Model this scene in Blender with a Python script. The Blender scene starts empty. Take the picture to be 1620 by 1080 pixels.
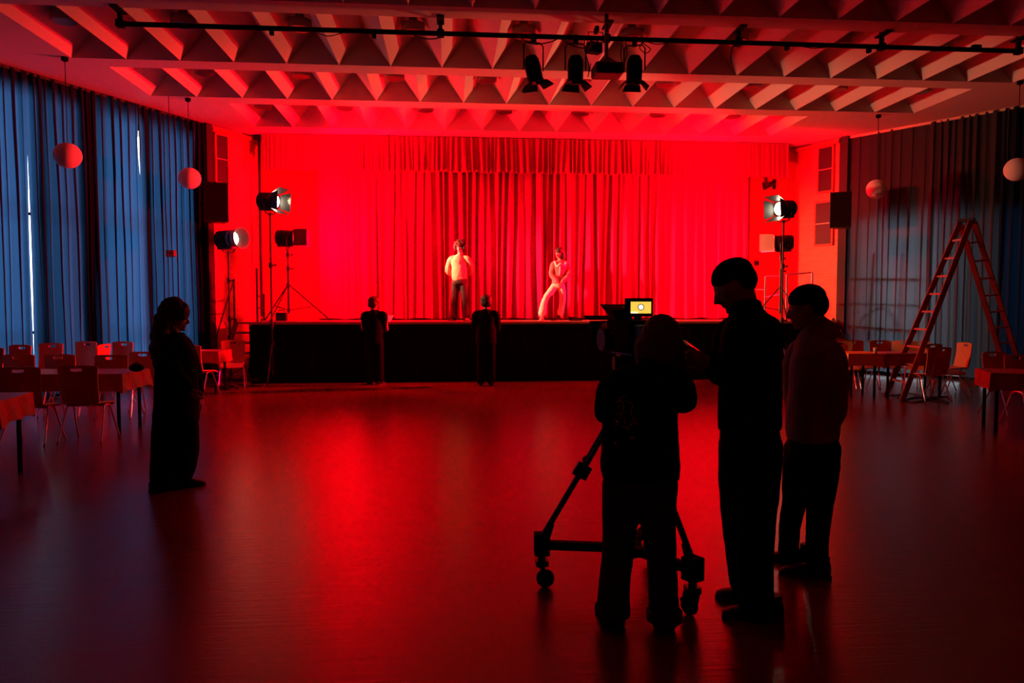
import bpy, bmesh, math, random
from mathutils import Vector, Matrix, noise
from mathutils.bvhtree import BVHTree
random.seed(7)
SC = bpy.context.scene
COL = SC.collection
R = math.radians
V = Vector

# ------------------------------------------------------------------ camera
HC, PITCH, YAW, F = 1.58, math.atan(59/1170.), R(4.8), 1170.
cd = bpy.data.cameras.new('camera'); cam = bpy.data.objects.new('camera', cd); COL.objects.link(cam)
cd.sensor_width = 36; cd.lens = 36*F/1620; cd.clip_end = 200
cam.location = (0, 0, HC); cam.rotation_euler = (R(90)-PITCH, 0, -YAW)
SC.camera = cam
SC.view_settings.view_transform = 'Standard'; SC.view_settings.look = 'None'
SC.view_settings.exposure = 0.0; SC.view_settings.gamma = 1.0; SC.view_settings.use_curve_mapping = False
SC.cycles.use_denoising = True
SC.cycles.max_bounces = 7; SC.cycles.diffuse_bounces = 3; SC.cycles.glossy_bounces = 3
SC.cycles.transmission_bounces = 4; SC.cycles.transparent_max_bounces = 6
SC.cycles.sample_clamp_indirect = 3.0; SC.cycles.caustics_reflective = False; SC.cycles.caustics_refractive = False

FW = V((math.sin(YAW)*math.cos(PITCH), math.cos(YAW)*math.cos(PITCH), -math.sin(PITCH)))
RT = V((math.cos(YAW), -math.sin(YAW), 0)); UP = RT.cross(FW)
def ray(x, y): return FW + RT*((x-810)/F) - UP*((y-540)/F)
def at_depth(x, y, d): return V((0, 0, HC)) + ray(x, y)*d
def at_z(x, y, z): r = ray(x, y); return V((0, 0, HC)) + r*((z-HC)/r.z)
def at_y(x, y, Y): r = ray(x, y); return V((0, 0, HC)) + r*(Y/r.y)

# ------------------------------------------------------------------ world: overcast daylight, brighter on the left side of the hall
W = bpy.data.worlds.new('world'); SC.world = W; W.use_nodes = True
wn = W.node_tree; wn.nodes.clear()
wo = wn.nodes.new('ShaderNodeOutputWorld'); wb = wn.nodes.new('ShaderNodeBackground')
tc = wn.nodes.new('ShaderNodeTexCoord'); sx = wn.nodes.new('ShaderNodeSeparateXYZ'); mr = wn.nodes.new('ShaderNodeMapRange')
wn.links.new(tc.outputs['Generated'], sx.inputs[0]); wn.links.new(sx.outputs[0], mr.inputs[0])
mr.inputs['From Min'].default_value = -0.5; mr.inputs['From Max'].default_value = 0.5
mr.inputs['To Min'].default_value = 6.5; mr.inputs['To Max'].default_value = 1.2
wb.inputs[0].default_value = (0.72, 0.86, 1.0, 1)
wn.links.new(mr.outputs[0], wb.inputs[1]); wn.links.new(wb.outputs[0], wo.inputs[0])

def lamp_light(name, loc, target, energy, color, size_deg, blend=0.4, radius=0.09):
    ld = bpy.data.lights.new(name, 'SPOT'); ld.energy = energy; ld.color = color
    ld.spot_size = R(size_deg); ld.spot_blend = blend; ld.shadow_soft_size = radius
    o = bpy.data.objects.new(name, ld); COL.objects.link(o); o.location = loc
    o.rotation_euler = (V(target)-V(loc)).to_track_quat('-Z', 'Y').to_euler()
    return o
RED = (1.0, 0.0, 0.011); WARM = (1.0, 0.57, 0.29)
# lamps of the place, housings built below; two extra red spots are added
LP = {'L1': (at_depth(440, 316, 14.6)), 'L2': at_depth(378, 378, 14.0), 'L3': at_depth(506, 375, 15.5),
      'R1': at_depth(1214, 328, 14.7), 'R2': at_depth(1172, 384, 15.6)}
lamp_light('spot_light', LP['L1'], (2.0, 16.0, 2.35), 5200, WARM, 36, .9)
lamp_light('spot_light', LP['L2'], (9.0, 13.2, 3.0), 1400, WARM, 40, .6)
lamp_light('spot_light', LP['R1'], (-6.5, 9.5, 5.0), 320, WARM, 62, .7)
lamp_light('spot_light', LP['L3'], (2.0, 17.5, 3.3), 900, RED, 174, .25, .12)
lamp_light('spot_light', LP['L3'], (-2.2, 18.0, 3.0), 700, RED, 170, .25, .12)  # extra spot added at this lamp to brighten the left wing wall
lamp_light('spot_light', LP['R2'], (2.0, 17.5, 3.3), 900, RED, 174, .25, .12)
lamp_light('spot_light', LP['R2'], (6.3, 18.1, 3.0), 700, RED, 170, .25, .12)  # second spot added here for the right wing wall
lamp_light('spot_light', LP['L3']+V((0, 0, .1)), (8.4, 17.3, 3.2), 11000, RED, 38, 1, .2)
lamp_light('spot_light', LP['R2']+V((0, 0, .1)), (-5.2, 15.0, 2.4), 15000, RED, 58, 1, .2)

# ------------------------------------------------------------------ materials
def mat(name, col, rough=.6, metal=0, spec=.5, noise_amt=0, noise_scale=8, bump=0, emit=None, estr=0, sheen=0):
    m = bpy.data.materials.new(name); m.use_nodes = True; n = m.node_tree; b = n.nodes['Principled BSDF']
    b.inputs['Base Color'].default_value = (*col, 1); b.inputs['Roughness'].default_value = rough
    b.inputs['Metallic'].default_value = metal; b.inputs['Specular IOR Level'].default_value = spec
    if sheen: b.inputs['Sheen Weight'].default_value = sheen
    if emit: b.inputs['Emission Color'].default_value = (*emit, 1); b.inputs['Emission Strength'].default_value = estr
    if noise_amt or bump:
        t = n.nodes.new('ShaderNodeTexCoord'); ns = n.nodes.new('ShaderNodeTexNoise'); ns.inputs['Scale'].default_value = noise_scale
        ns.inputs['Detail'].default_value = 4; n.links.new(t.outputs['Object'], ns.inputs['Vector'])
        if noise_amt:
            mx = n.nodes.new('ShaderNodeMixRGB'); mx.blend_type = 'MULTIPLY'; mx.inputs[0].default_value = noise_amt
            mx.inputs[1].default_value = (*col, 1); n.links.new(ns.outputs['Fac'], mx.inputs[2]); n.links.new(mx.outputs[0], b.inputs['Base Color'])
        if bump:
            bp = n.nodes.new('ShaderNodeBump'); bp.inputs['Strength'].default_value = bump; bp.inputs['Distance'].default_value = .01
            n.links.new(ns.outputs['Fac'], bp.inputs['Height']); n.links.new(bp.outputs[0], b.inputs['Normal'])
    return m

def floor_mat():
    m = mat('floor_linoleum', (.13, .045, .04), .26, spec=.5); n = m.node_tree; b = n.nodes['Principled BSDF']
    t = n.nodes.new('ShaderNodeTexCoord'); mp = n.nodes.new('ShaderNodeMapping'); mp.inputs['Scale'].default_value = (.7, 22, 1)
    ns = n.nodes.new('ShaderNodeTexNoise'); ns.inputs['Scale'].default_value = 1.6; ns.inputs['Detail'].default_value = 6; ns.inputs['Roughness'].default_value = .65
    n.links.new(t.outputs['Object'], mp.inputs[0]); n.links.new(mp.outputs[0], ns.inputs['Vector'])
    mr = n.nodes.new('ShaderNodeMapRange'); mr.inputs['From Min'].default_value = .3; mr.inputs['From Max'].default_value = .7
    mr.inputs['To Min'].default_value = .15; mr.inputs['To Max'].default_value = .27
    n.links.new(ns.outputs['Fac'], mr.inputs[0]); n.links.new(mr.outputs[0], b.inputs['Roughness'])
    bp = n.nodes.new('ShaderNodeBump'); bp.inputs['Strength'].default_value = .55; bp.inputs['Distance'].default_value = .004
    n.links.new(ns.outputs['Fac'], bp.inputs['Height']); n.links.new(bp.outputs[0], b.inputs['Normal'])
    n2 = n.nodes.new('ShaderNodeTexNoise'); n2.inputs['Scale'].default_value = .8; n.links.new(t.outputs['Object'], n2.inputs['Vector'])
    mx = n.nodes.new('ShaderNodeMixRGB'); mx.inputs[1].default_value = (.17, .016, .014, 1); mx.inputs[2].default_value = (.23, .022, .018, 1)
    n.links.new(n2.outputs['Fac'], mx.inputs[0]); n.links.new(mx.outputs[0], b.inputs['Base Color'])
    return m

def brick_mat():
    m = mat('painted_brick', (.7, .42, .3), .7, spec=.3); n = m.node_tree; b = n.nodes['Principled BSDF']
    t = n.nodes.new('ShaderNodeTexCoord'); s = n.nodes.new('ShaderNodeSeparateXYZ'); c = n.nodes.new('ShaderNodeCombineXYZ')
    n.links.new(t.outputs['Object'], s.inputs[0]); n.links.new(s.outputs[0], c.inputs[0]); n.links.new(s.outputs[2], c.inputs[1])
    br = n.nodes.new('ShaderNodeTexBrick'); br.inputs['Scale'].default_value = 1.0
    br.inputs['Brick Width'].default_value = .25; br.inputs['Row Height'].default_value = .075; br.inputs['Mortar Size'].default_value = .007
    br.inputs['Color1'].default_value = (.74, .23, .12, 1); br.inputs['Color2'].default_value = (.6, .17, .09, 1); br.inputs['Mortar'].default_value = (.6, .22, .13, 1)
    n.links.new(c.outputs[0], br.inputs['Vector'])
    bp = n.nodes.new('ShaderNodeBump'); bp.inputs['Strength'].default_value = .6; bp.inputs['Distance'].default_value = .01; bp.invert = True
    n.links.new(br.outputs['Fac'], bp.inputs['Height']); n.links.new(bp.outputs[0], b.inputs['Normal']); n.links.new(br.outputs['Color'], b.inputs['Base Color'])
    return m

def cloth_translucent(name, col, tcol, fac):
    m = bpy.data.materials.new(name); m.use_nodes = True; n = m.node_tree; n.nodes.clear()
    o = n.nodes.new('ShaderNodeOutputMaterial'); d = n.nodes.new('ShaderNodeBsdfDiffuse'); t = n.nodes.new('ShaderNodeBsdfTranslucent'); x = n.nodes.new('ShaderNodeMixShader')
    d.inputs[0].default_value = (*col, 1); t.inputs[0].default_value = (*tcol, 1); x.inputs[0].default_value = fac
    tc = n.nodes.new('ShaderNodeTexCoord'); ns = n.nodes.new('ShaderNodeTexNoise'); ns.inputs['Scale'].default_value = 90
    n.links.new(tc.outputs['Object'], ns.inputs['Vector']); bp = n.nodes.new('ShaderNodeBump'); bp.inputs['Strength'].default_value = .15; bp.inputs['Distance'].default_value = .003
    n.links.new(ns.outputs['Fac'], bp.inputs['Height']); n.links.new(bp.outputs[0], d.inputs['Normal'])
    n.links.new(d.outputs[0], x.inputs[1]); n.links.new(t.outputs[0], x.inputs[2]); n.links.new(x.outputs[0], o.inputs[0])
    return m

def glass_mat():
    m = bpy.data.materials.new('window_glass'); m.use_nodes = True; n = m.node_tree; n.nodes.clear()
    o = n.nodes.new('ShaderNodeOutputMaterial'); t = n.nodes.new('ShaderNodeBsdfTransparent'); g = n.nodes.new('ShaderNodeBsdfGlossy'); x = n.nodes.new('ShaderNodeMixShader')
    t.inputs[0].default_value = (.93, .96, .95, 1); g.inputs['Roughness'].default_value = .02; x.inputs[0].default_value = .06
    n.links.new(t.outputs[0], x.inputs[1]); n.links.new(g.outputs[0], x.inputs[2]); n.links.new(x.outputs[0], o.inputs[0])
    return m

M = dict(
    floor=floor_mat(), brick=brick_mat(), glass=glass_mat(),
    plaster=mat('ceiling_plaster', (.72, .66, .6), .85, spec=.1, noise_amt=.12, noise_scale=1.2),
    wall=mat('wall_plaster', (.35, .3, .27), .85, spec=.1, noise_amt=.2, noise_scale=2),
    darkwall=mat('dark_wall_paint', (.06, .05, .05), .9, spec=.1, noise_amt=.2, noise_scale=2),
    prosc=mat('stage_wall_paint', (.62, .12, .07), .75, spec=.2, noise_amt=.12, noise_scale=1.5, bump=.1),
    blue=cloth_translucent('blue_curtain_cloth', (.025, .04, .07), (.032, .11, .27), .6),
    grey=cloth_translucent('greyblue_curtain_cloth', (.06, .065, .075), (.3, .36, .42), .4),
    stagecloth=mat('red_stage_velvet', (.46, .003, .14), .85, spec=.15, noise_amt=.15, noise_scale=30, sheen=.2),
    black=mat('black_metal', (.012, .012, .013), .45, spec=.4, noise_amt=.2, noise_scale=20),
    matte=mat('matte_black', (.006, .006, .006), .9, spec=.1, noise_amt=.2, noise_scale=20),
    skirt=mat('black_stage_skirt', (.008, .005, .005), .95, spec=.05, noise_amt=.3, noise_scale=12),
    deck=mat('stage_boards', (.35, .16, .1), .6, spec=.3, noise_amt=.3, noise_scale=6),
    edge=mat('stage_edge_wood', (.75, .5, .35), .5, noise_amt=.2, noise_scale=6),
    chrome=mat('chrome', (.75, .75, .77), .14, metal=1, bump=.02, noise_scale=30),
    alu=mat('brushed_aluminium', (.4, .4, .42), .35, metal=1, bump=.02, noise_scale=60),
    steel=mat('dark_steel', (.08, .08, .085), .3, metal=.8, bump=.03, noise_scale=40),
    wood=mat('beech_veneer', (.62, .26, .11), .42, noise_amt=.25, noise_scale=5),
    ladder=mat('ladder_painted_wood', (.34, .02, .02), .5, noise_amt=.35, noise_scale=9),
    rung=mat('ladder_rung_wood', (.6, .12, .1), .5, noise_amt=.2, noise_scale=9),
    tablecloth=mat('orange_tablecloth', (.9, .42, .08), .8, spec=.2, noise_amt=.12, noise_scale=12, bump=.2),
    redcloth=mat('red_tablecloth', (.4, .035, .03), .5, spec=.4, noise_amt=.12, noise_scale=12, bump=.2),
    paper=mat('lantern_paper', (.86, .78, .7), .8, spec=.1, noise_amt=.08, noise_scale=20, bump=.1),
    sheet=mat('white_paper', (.85, .85, .82), .8, bump=.05),
    grille=mat('dark_grille', (.018, .006, .005), .6, noise_amt=.4, noise_scale=60, bump=.3),
    beige=mat('beige_frame', (.75, .55, .38), .6, noise_amt=.1, noise_scale=20),
    reflector=mat('lamp_reflector', (.9, .85, .8), .18, metal=1, bump=.4, noise_scale=25),
    lenson=mat('lit_lens', (1, 1, 1), .3, emit=(1, .85, .6), estr=30),
    lensred=mat('lit_red_lens', (1, .1, .1), .3, emit=(1, .02, .02), estr=3),
    gel=mat('red_gel_flap', (.3, .02, .02), .6, bump=.1, noise_scale=20),
    cream=mat('cream_diffusion_sheet', (.85, .72, .5), .6, noise_amt=.1, noise_scale=10, bump=.1),
    lensoff=mat('dark_glass', (.02, .02, .025), .08, spec=.8, bump=.01),
    sign=mat('red_sign_panel', (.75, .1, .08), .5, noise_amt=.1, noise_scale=20),
    signmark=mat('dark_sign_mark', (.1, .01, .01), .6, bump=.05),
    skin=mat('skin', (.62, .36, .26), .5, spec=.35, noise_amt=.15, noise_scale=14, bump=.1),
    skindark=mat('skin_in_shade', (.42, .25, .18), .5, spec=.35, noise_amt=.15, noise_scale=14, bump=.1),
    eye=mat('eye_white', (.7, .68, .65), .2, bump=.01), iris=mat('eye_iris', (.05, .03, .02), .2, bump=.01),
    blackcloth=mat('black_cotton', (.008, .008, .008), .95, spec=.05, noise_amt=.3, noise_scale=40, bump=.1),
    jeans=mat('black_denim', (.05, .045, .04), .9, spec=.08, noise_amt=.3, noise_scale=60, bump=.2),
    hoodie=mat('brown_grey_fleece', (.34, .27, .22), .95, spec=.05, noise_amt=.2, noise_scale=50, bump=.15),
    shirt=mat('cream_jersey', (.8, .58, .36), .85, spec=.1, noise_amt=.12, noise_scale=30, bump=.1),
    blouse=mat('pink_blouse', (.62, .2, .22), .7, spec=.15, noise_amt=.12, noise_scale=30, bump=.1),
    whitetr=mat('white_trouser_cloth', (.88, .82, .7), .8, spec=.1, noise_amt=.08, noise_scale=30, bump=.1),
    hair=mat('dark_brown_hair', (.035, .02, .014), .6, spec=.3, noise_amt=.5, noise_scale=70, bump=.6),
    redhair=mat('auburn_hair', (.13, .025, .014), .6, spec=.3, noise_amt=.5, noise_scale=70, bump=.6),
    beanie=mat('black_knit', (.01, .009, .009), .95, spec=.05, noise_amt=.4, noise_scale=90, bump=.5),
    shoe=mat('black_shoe_leather', (.012, .012, .012), .5, spec=.3, noise_amt=.2, noise_scale=30),
    sole=mat('shoe_sole_rubber', (.07, .065, .06), .8, noise_amt=.2, noise_scale=30),
    print_=mat('grey_back_print', (.8, .78, .76), .8, bump=.05),
    screen=mat('monitor_screen', (.9, .6, .1), .4, emit=(1.0, .62, .08), estr=1.0),
    screenwhite=mat('monitor_highlight', (1, 1, .9), .4, emit=(1, .95, .85), estr=1.3),
    phone=mat('phone_glass', (.02, .02, .025), .15, spec=.6, bump=.01),
    rubber=mat('black_rubber', (.01, .01, .01), .8, noise_amt=.2, noise_scale=30),
)

# ------------------------------------------------------------------ mesh helpers
class MB:
    def __init__(s): s.v = []; s.f = []
    def add(s, vs, fs):
        k = len(s.v); s.v += [V(v) for v in vs]; s.f += [tuple(i+k for i in f) for f in fs]; return s
    def box(s, c, size, rot=None):
        hx, hy, hz = [a/2 for a in size]
        vs = [V((x, y, z)) for x in (-hx, hx) for y in (-hy, hy) for z in (-hz, hz)]
        if rot: m = rot if isinstance(rot, Matrix) else Matrix.Rotation(rot, 3, 'Z'); vs = [m @ v for v in vs]
        return s.add([v+V(c) for v in vs], [(0, 1, 3, 2), (4, 6, 7, 5), (0, 4, 5, 1), (2, 3, 7, 6), (0, 2, 6, 4), (1, 5, 7, 3)])
    def bar(s, p0, p1, w, h, upv=(0, 0, 1)):
        p0, p1 = V(p0), V(p1); d = (p1-p0).normalized(); u = V(upv)
        if abs(d.dot(u)) > .98: u = V((0, 1, 0))
        a = d.cross(u).normalized()*w/2; b = a.cross(d).normalized()*h/2
        vs = [p+x*a+y*b for p in (p0, p1) for x, y in ((-1, -1), (1, -1), (1, 1), (-1, 1))]
        return s.add(vs, [(3, 2, 1, 0), (4, 5, 6, 7), (0, 1, 5, 4), (1, 2, 6, 5), (2, 3, 7, 6), (3, 0, 4, 7)])
    def rings(s, rs, closed=False):
        n = len(rs[0]); k = len(s.v)
        for r in rs: s.v += [V(p) for p in r]
        m = len(rs)
        for i in range(m if closed else m-1):
            a, b = k+i*n, k+((i+1) % m)*n
            for j in range(n): s.f.append((a+j, a+(j+1) % n, b+(j+1) % n, b+j))
        if not closed:
            s.f.append(tuple(k+j for j in reversed(range(n)))); s.f.append(tuple(k+(m-1)*n+j for j in range(n)))
        return s
    def ell(s, cs, n=20):        # cs: list of (center, axis_a, axis_b)
        return s.rings([[V(c)+V(a)*math.cos(2*math.pi*j/n)+V(b)*math.sin(2*math.pi*j/n) for j in range(n)] for c, a, b in cs])
    def tube(s, pts, rad, n=8, closed=False, caps=False):
        pts = [V(p) for p in pts]; m = len(pts)
        rad = list(rad) if hasattr(rad, '__len__') else [rad]*m
        if caps:
            d0 = (pts[0]-pts[1]).normalized(); d1 = (pts[-1]-pts[-2]).normalized(); r0, r1 = rad[0], rad[-1]
            pts = [pts[0]+d0*r0*.97, pts[0]+d0*r0*.7]+pts+[pts[-1]+d1*r1*.7, pts[-1]+d1*r1*.97]
            rad = [r0*.25, r0*.72]+rad+[r1*.72, r1*.25]; m = len(pts)
        out = []; pa = None
        for i, p in enumerate(pts):
            if closed: t = pts[(i+1) % m]-pts[i-1]
            else: t = pts[min(i+1, m-1)]-pts[max(i-1, 0)]
            t = t.normalized() if t.length > 1e-9 else V((0, 0, 1))
            if pa is None: pa = t.orthogonal().normalized()
            a = (pa-t*pa.dot(t)); a = a.normalized() if a.length > 1e-6 else t.orthogonal().normalized(); pa = a
            b = t.cross(a)
            out.append([p+(a*math.cos(2*math.pi*j/n)+b*math.sin(2*math.pi*j/n))*rad[i] for j in range(n)])
        return s.rings(out, closed)
    def cyl(s, p0, p1, r, r1=None, n=16): return s.tube([p0, p1], [r, r if r1 is None else r1], n)
    def lathe(s, c, prof, n=24, axis=(0, 0, 1)):   # prof: list of (r, h)
        q = V((0, 0, 1)).rotation_difference(V(axis).normalized())
        return s.rings([[V(c)+q @ V((r*math.cos(2*math.pi*j/n), r*math.sin(2*math.pi*j/n), h)) for j in range(n)] for r, h in prof])
    def ball(s, c, r, n=16, m=10, rot=None):
        r = V(r) if hasattr(r, '__len__') else V((r, r, r)); rs = []
        for i in range(m+1):
            t = math.pi*(i+.02 if i == 0 else i-.02 if i == m else i)/m
            rr = []
            for j in range(n):
                p = V((r.x*math.sin(t)*math.cos(2*math.pi*j/n), r.y*math.sin(t)*math.sin(2*math.pi*j/n), -r.z*math.cos(t)))
                rr.append(V(c)+(rot @ p if rot else p))
            rs.append(rr)
        return s.rings(rs)
    def build(s, name, m, parent=None, smooth=False, bevel=0, label=None, auto=False):
        me = bpy.data.meshes.new(name); me.from_pydata([tuple(v) for v in s.v], [], s.f)
        bm = bmesh.new(); bm.from_mesh(me); bmesh.ops.recalc_face_normals(bm, faces=bm.faces); bm.to_mesh(me); bm.free()
        me.materials.append(M[m] if isinstance(m, str) else m)
        o = bpy.data.objects.new(name, me); COL.objects.link(o)
        if parent: o.parent = parent
        if smooth:
            for p in me.polygons: p.use_smooth = len(p.vertices) <= 4 or smooth == 2
        if bevel:
            b = o.modifiers.new('bevel', 'BEVEL'); b.width = bevel; b.segments = 2; b.limit_method = 'ANGLE'
        if label: o['label'] = label
        return o
def catmull(pts, k=5):
    pts = [V(p) for p in pts]; q = [pts[0]*2-pts[1]]+pts+[pts[-1]*2-pts[-2]]; out = []
    for i in range(1, len(q)-2):
        for j in range(k):
            t = j/k; a, b, c, d = q[i-1], q[i], q[i+1], q[i+2]
            out.append(.5*((2*b)+(c-a)*t+(2*a-5*b+4*c-d)*t*t+(3*b-a-3*c+d)*t**3))
    out.append(pts[-1]); return out
def lerpl(rs, k=5):
    out = []
    for i in range(len(rs)-1): out += [rs[i]+(rs[i+1]-rs[i])*j/k for j in range(k)]
    return out+[rs[-1]]
def empty(name, loc=(0, 0, 0), rz=0, label=None, cat=None, group=None):
    o = bpy.data.objects.new(name, None); COL.objects.link(o); o.location = loc; o.rotation_euler = (0, 0, rz); o.empty_display_size = .1
    return tag(o, label, cat, group)
def tag(o, label=None, cat=None, group=None, kind=None):
    if label: o['label'] = label
    if cat: o['category'] = cat
    if group: o['group'] = group
    if kind: o['kind'] = kind
    return o
def copy_tree(o, parent=None):
    c = o.copy(); COL.objects.link(c)
    if parent: c.parent = parent
    for ch in list(o.children): copy_tree(ch, c)
    return c
def struct(o): o['kind'] = 'structure'; return o

# ------------------------------------------------------------------ the hall
ZC = 5.36                      # flat ceiling level
LA, RA = V((-5.08, 16.28, 0)), V((8.93, 16.3, 0))       # brick / curtain corners
LP_, RP_ = V((-4.33, 17.42, 0)), V((8.33, 17.5, 0))     # proscenium corners
LD, RD = V((-1.98, -3.86, 0)).normalized(), V((1.94, -2.94, 0)).normalized()
PY = 17.45
LEND, REND = LA+LD*9.6, RA+RD*7.6
struct(MB().box((2, 6, -.05), (34, 27, .1)).build('floor', 'floor'))

def build_ceiling():
    mb = MB(); P = .81
    beams = [(2.3, 2.7), (4.75, 5.15), (7.2, 7.6), (9.65, 10.03), (12.1, 12.5), (14.15, 14.57), (16.35, PY+.15)]
    ext = [(-6.5, 10.5), (-6.5, 10.5), (-7.8, 11.6), (-5.85, 10.5), (-5.45, 9.22), (-4.13, 7.7)]
    ph = [-.51, -.51, -.51, -.92, -1.35, -.89]
    X0, X1, H = -13., 17., .53
    def q(x0, x1, y0, y1): mb.add([(x0, y0, ZC), (x1, y0, ZC), (x1, y1, ZC), (x0, y1, ZC)], [(0, 1, 2, 3)])
    q(X0, X1, -7, beams[0][0])
    for y0, y1 in beams: q(X0, X1, y0, y1)
    for k in range(len(beams)-1):
        y0, y1 = beams[k][1], beams[k+1][0]; e0, e1 = ext[k]
        n0 = math.ceil((e0-ph[k])/P-1e-3); n1 = math.floor((e1-ph[k])/P+1e-3)
        xs = [ph[k]+n*P for n in range(n0, n1+1)]
        q(X0, xs[0], y0, y1); q(xs[-1], X1, y0, y1)
        for a, b in zip(xs, xs[1:]):
            c = (a+b)/2
            mb.add([(a, y0, ZC), (c, y0, ZC+H), (c, y1, ZC+H), (a, y1, ZC)], [(0, 1, 2, 3)])
            mb.add([(c, y0, ZC+H), (b, y0, ZC), (b, y1, ZC), (c, y1, ZC+H)], [(0, 1, 2, 3)])
            mb.add([(a, y0, ZC), (b, y0, ZC), (c, y0, ZC+H)], [(0, 1, 2)]); mb.add([(a, y1, ZC), (c, y1, ZC+H), (b, y1, ZC)], [(0, 1, 2)])
        rows.append((xs, (y0+y1)/2))
    mb.box((2, 6, ZC+.7), (30, 26, .1))
    me = bpy.data.meshes.new('ceiling'); me.from_pydata([tuple(v) for v in mb.v], [], mb.f); me.materials.append(M['plaster'])
    o = bpy.data.objects.new('ceiling', me); COL.objects.link(o); struct(o)
rows = []
build_ceiling()

def wall_seg(name, a, b, z0, z1, th, m, holes=()):
    """wall from a to b, its room face on the line a-b, thickness on the left of a->b. local x runs along the wall"""
    L = (b-a).length; mb = MB(); xs = sorted({0, L, *[h[0] for h in holes], *[h[1] for h in holes]})
    zs = sorted({z0, z1, *[h[2] for h in holes], *[h[3] for h in holes]})
    for x0, x1 in zip(xs, xs[1:]):
        for za, zb in zip(zs, zs[1:]):
            cx, cz = (x0+x1)/2, (za+zb)/2
            if any(h[0] < cx < h[1] and h[2] < cz < h[3] for h in holes): continue
            mb.box((cx, th/2, cz), (x1-x0, abs(th), zb-za))
    o = mb.build(name, m); o.location = a; o.rotation_euler = (0, 0, math.atan2(b.y-a.y, b.x-a.x)); return struct(o)
# brick splays beside the stage
wall_seg('wall_left_brick', LA, LP_, 0, ZC+.3, .2, 'brick')
wall_seg('wall_right_brick', RP_, RA, 0, ZC+.3, .2, 'brick')
wall_seg('wall_stage', V((-4.6, PY, 0)), V((8.6, PY, 0)), 0, ZC+.3, .2, 'prosc')
# window walls: behind the curtains
nL = V((LD.y, -LD.x, 0)); nR = V((-RD.y, RD.x, 0))    # outward normals
if nL.x > 0: nL = -nL
if nR.x < 0: nR = -nR
OFF = .24
a, b = LEND+nL*OFF, LA+nL*OFF
LL = (b-a).length
def lx(s): return LL-s           # s = distance from the brick corner
def s_at(px, A, D):              # distance along a wall line at a pixel column (vertical plane)
    r = ray(px, 300); # solve A + D s = r t in xy
    det = r.x*(-D.y)+D.x*r.y
    t = (A.x*(-D.y)+D.x*A.y)/det
    return (r.x*t-A.x)/D.x if abs(D.x) > 1e-6 else (r.y*t-A.y)/D.y
holesL = []
for p0, p1 in ((262, 300), (158, 248), (82, 118), (-60, 70)):
    s0, s1 = s_at(p1, LA+nL*OFF*.6, LD), s_at(p0, LA+nL*OFF*.6, LD); holesL.append((lx(s1), lx(s0), .2, 5.0))
holesL.append((lx(8.6), lx(7.0), .2, 5.0))
wall_seg('wall_left', a, b, 0, ZC+.3, .25, 'darkwall', holesL)
a2, b2 = RA+nR*OFF, REND+nR*OFF
# unseen blocks added behind the left curtains to shade dark bands into them
def daylight_block(i, s0, s1, z0=0, z1=ZC+.2, dp=OFF-.03):
    c_ = LA+LD*(s0+s1)/2+nL*(.025+dp/2)
    struct(MB().box((c_.x, c_.y, (z0+z1)/2), (s1-s0, dp, z1-z0), math.atan2(LD.y, LD.x)).build(f'trim_{i}', 'darkwall'))  # blocker added to hold back daylight, not a real trim
daylight_block(6, s_at(156, LA, LD), s_at(126, LA, LD)); daylight_block(7, .05, s_at(306, LA, LD)); daylight_block(8, s_at(238, LA, LD), s_at(226, LA, LD), 0, ZC, .04)
daylight_block(9, s_at(71, LA, LD), s_at(60, LA, LD), 0, ZC, .1)
holesR = []
for p0, p1 in ((1357, 1466), (1486, 1520), (1545, 1570), (1590, 1612)):
    holesR.append((s_at(p0, RA, RD), s_at(p1, RA, RD), .03, 3.45))
wall_seg('wall_right', a2, b2, 0, ZC+.3, .25, 'darkwall', holesR)
wall_seg('wall_left_return', LA+nL*OFF, LA, 0, ZC+.3, .1, 'darkwall')
wall_seg('wall_right_return', RA, RA+nR*OFF, 0, ZC+.3, .1, 'darkwall')
# the hall goes on behind the viewer
wall_seg('wall_left_rear', V((LEND+nL*OFF).xy.to_3d())+V((0, -13.5, 0)), LEND+nL*OFF, 0, ZC+.3, .2, 'wall')
wall_seg('wall_right_rear', REND+nR*OFF, REND+nR*OFF+V((0, -16, 0)), 0, ZC+.3, .2, 'wall')
wall_seg('wall_back', V((15, -5.5, 0)), V((-12, -5.5, 0)), 0, ZC+.3, .2, 'wall')
def windows(a, b, holes, i0):
    ang = math.atan2(b.y-a.y, b.x-a.x)
    for i, (x0, x1, z0, z1) in enumerate(holes):
        w = empty(f'window_{i0+i}', a, ang); struct(w)
        mb = MB(); t = .05
        for x in (x0+t/2, x1-t/2): mb.box((x, .12, (z0+z1)/2), (t, .06, z1-z0))
        for z in (z0+t/2, z1-t/2, 1.1 if x1-x0 > 1 else z0+t/2, 3.1): mb.box(((x0+x1)/2, .12, z), (x1-x0, .06, t))
        if x1-x0 > 1.4: mb.box(((x0+x1)/2, .12, (z0+z1)/2), (t, .06, z1-z0))
        mb.build('window_frame', 'steel', w)
        MB().box(((x0+x1)/2, .12, (z0+z1)/2), (x1-x0-.02, .006, z1-z0-.02)).build('window_pane', 'glass', w)
        pl = bpy.data.lights.new('window_portal', 'AREA'); pl.shape = 'RECTANGLE'; pl.size = x1-x0; pl.size_y = z1-z0; pl.cycles.is_portal = True
        po = bpy.data.objects.new('window_portal', pl); COL.objects.link(po)
        d = V((math.cos(ang), math.sin(ang), 0)); n = V((-d.y, d.x, 0))
        po.location = a+d*(x0+x1)/2+n*.27+V((0, 0, (z0+z1)/2)); po.rotation_euler = (-n).to_track_quat('-Z', 'Y').to_euler()
windows(a, b, holesL, 1); windows(a2, b2, holesR, 6)

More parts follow.
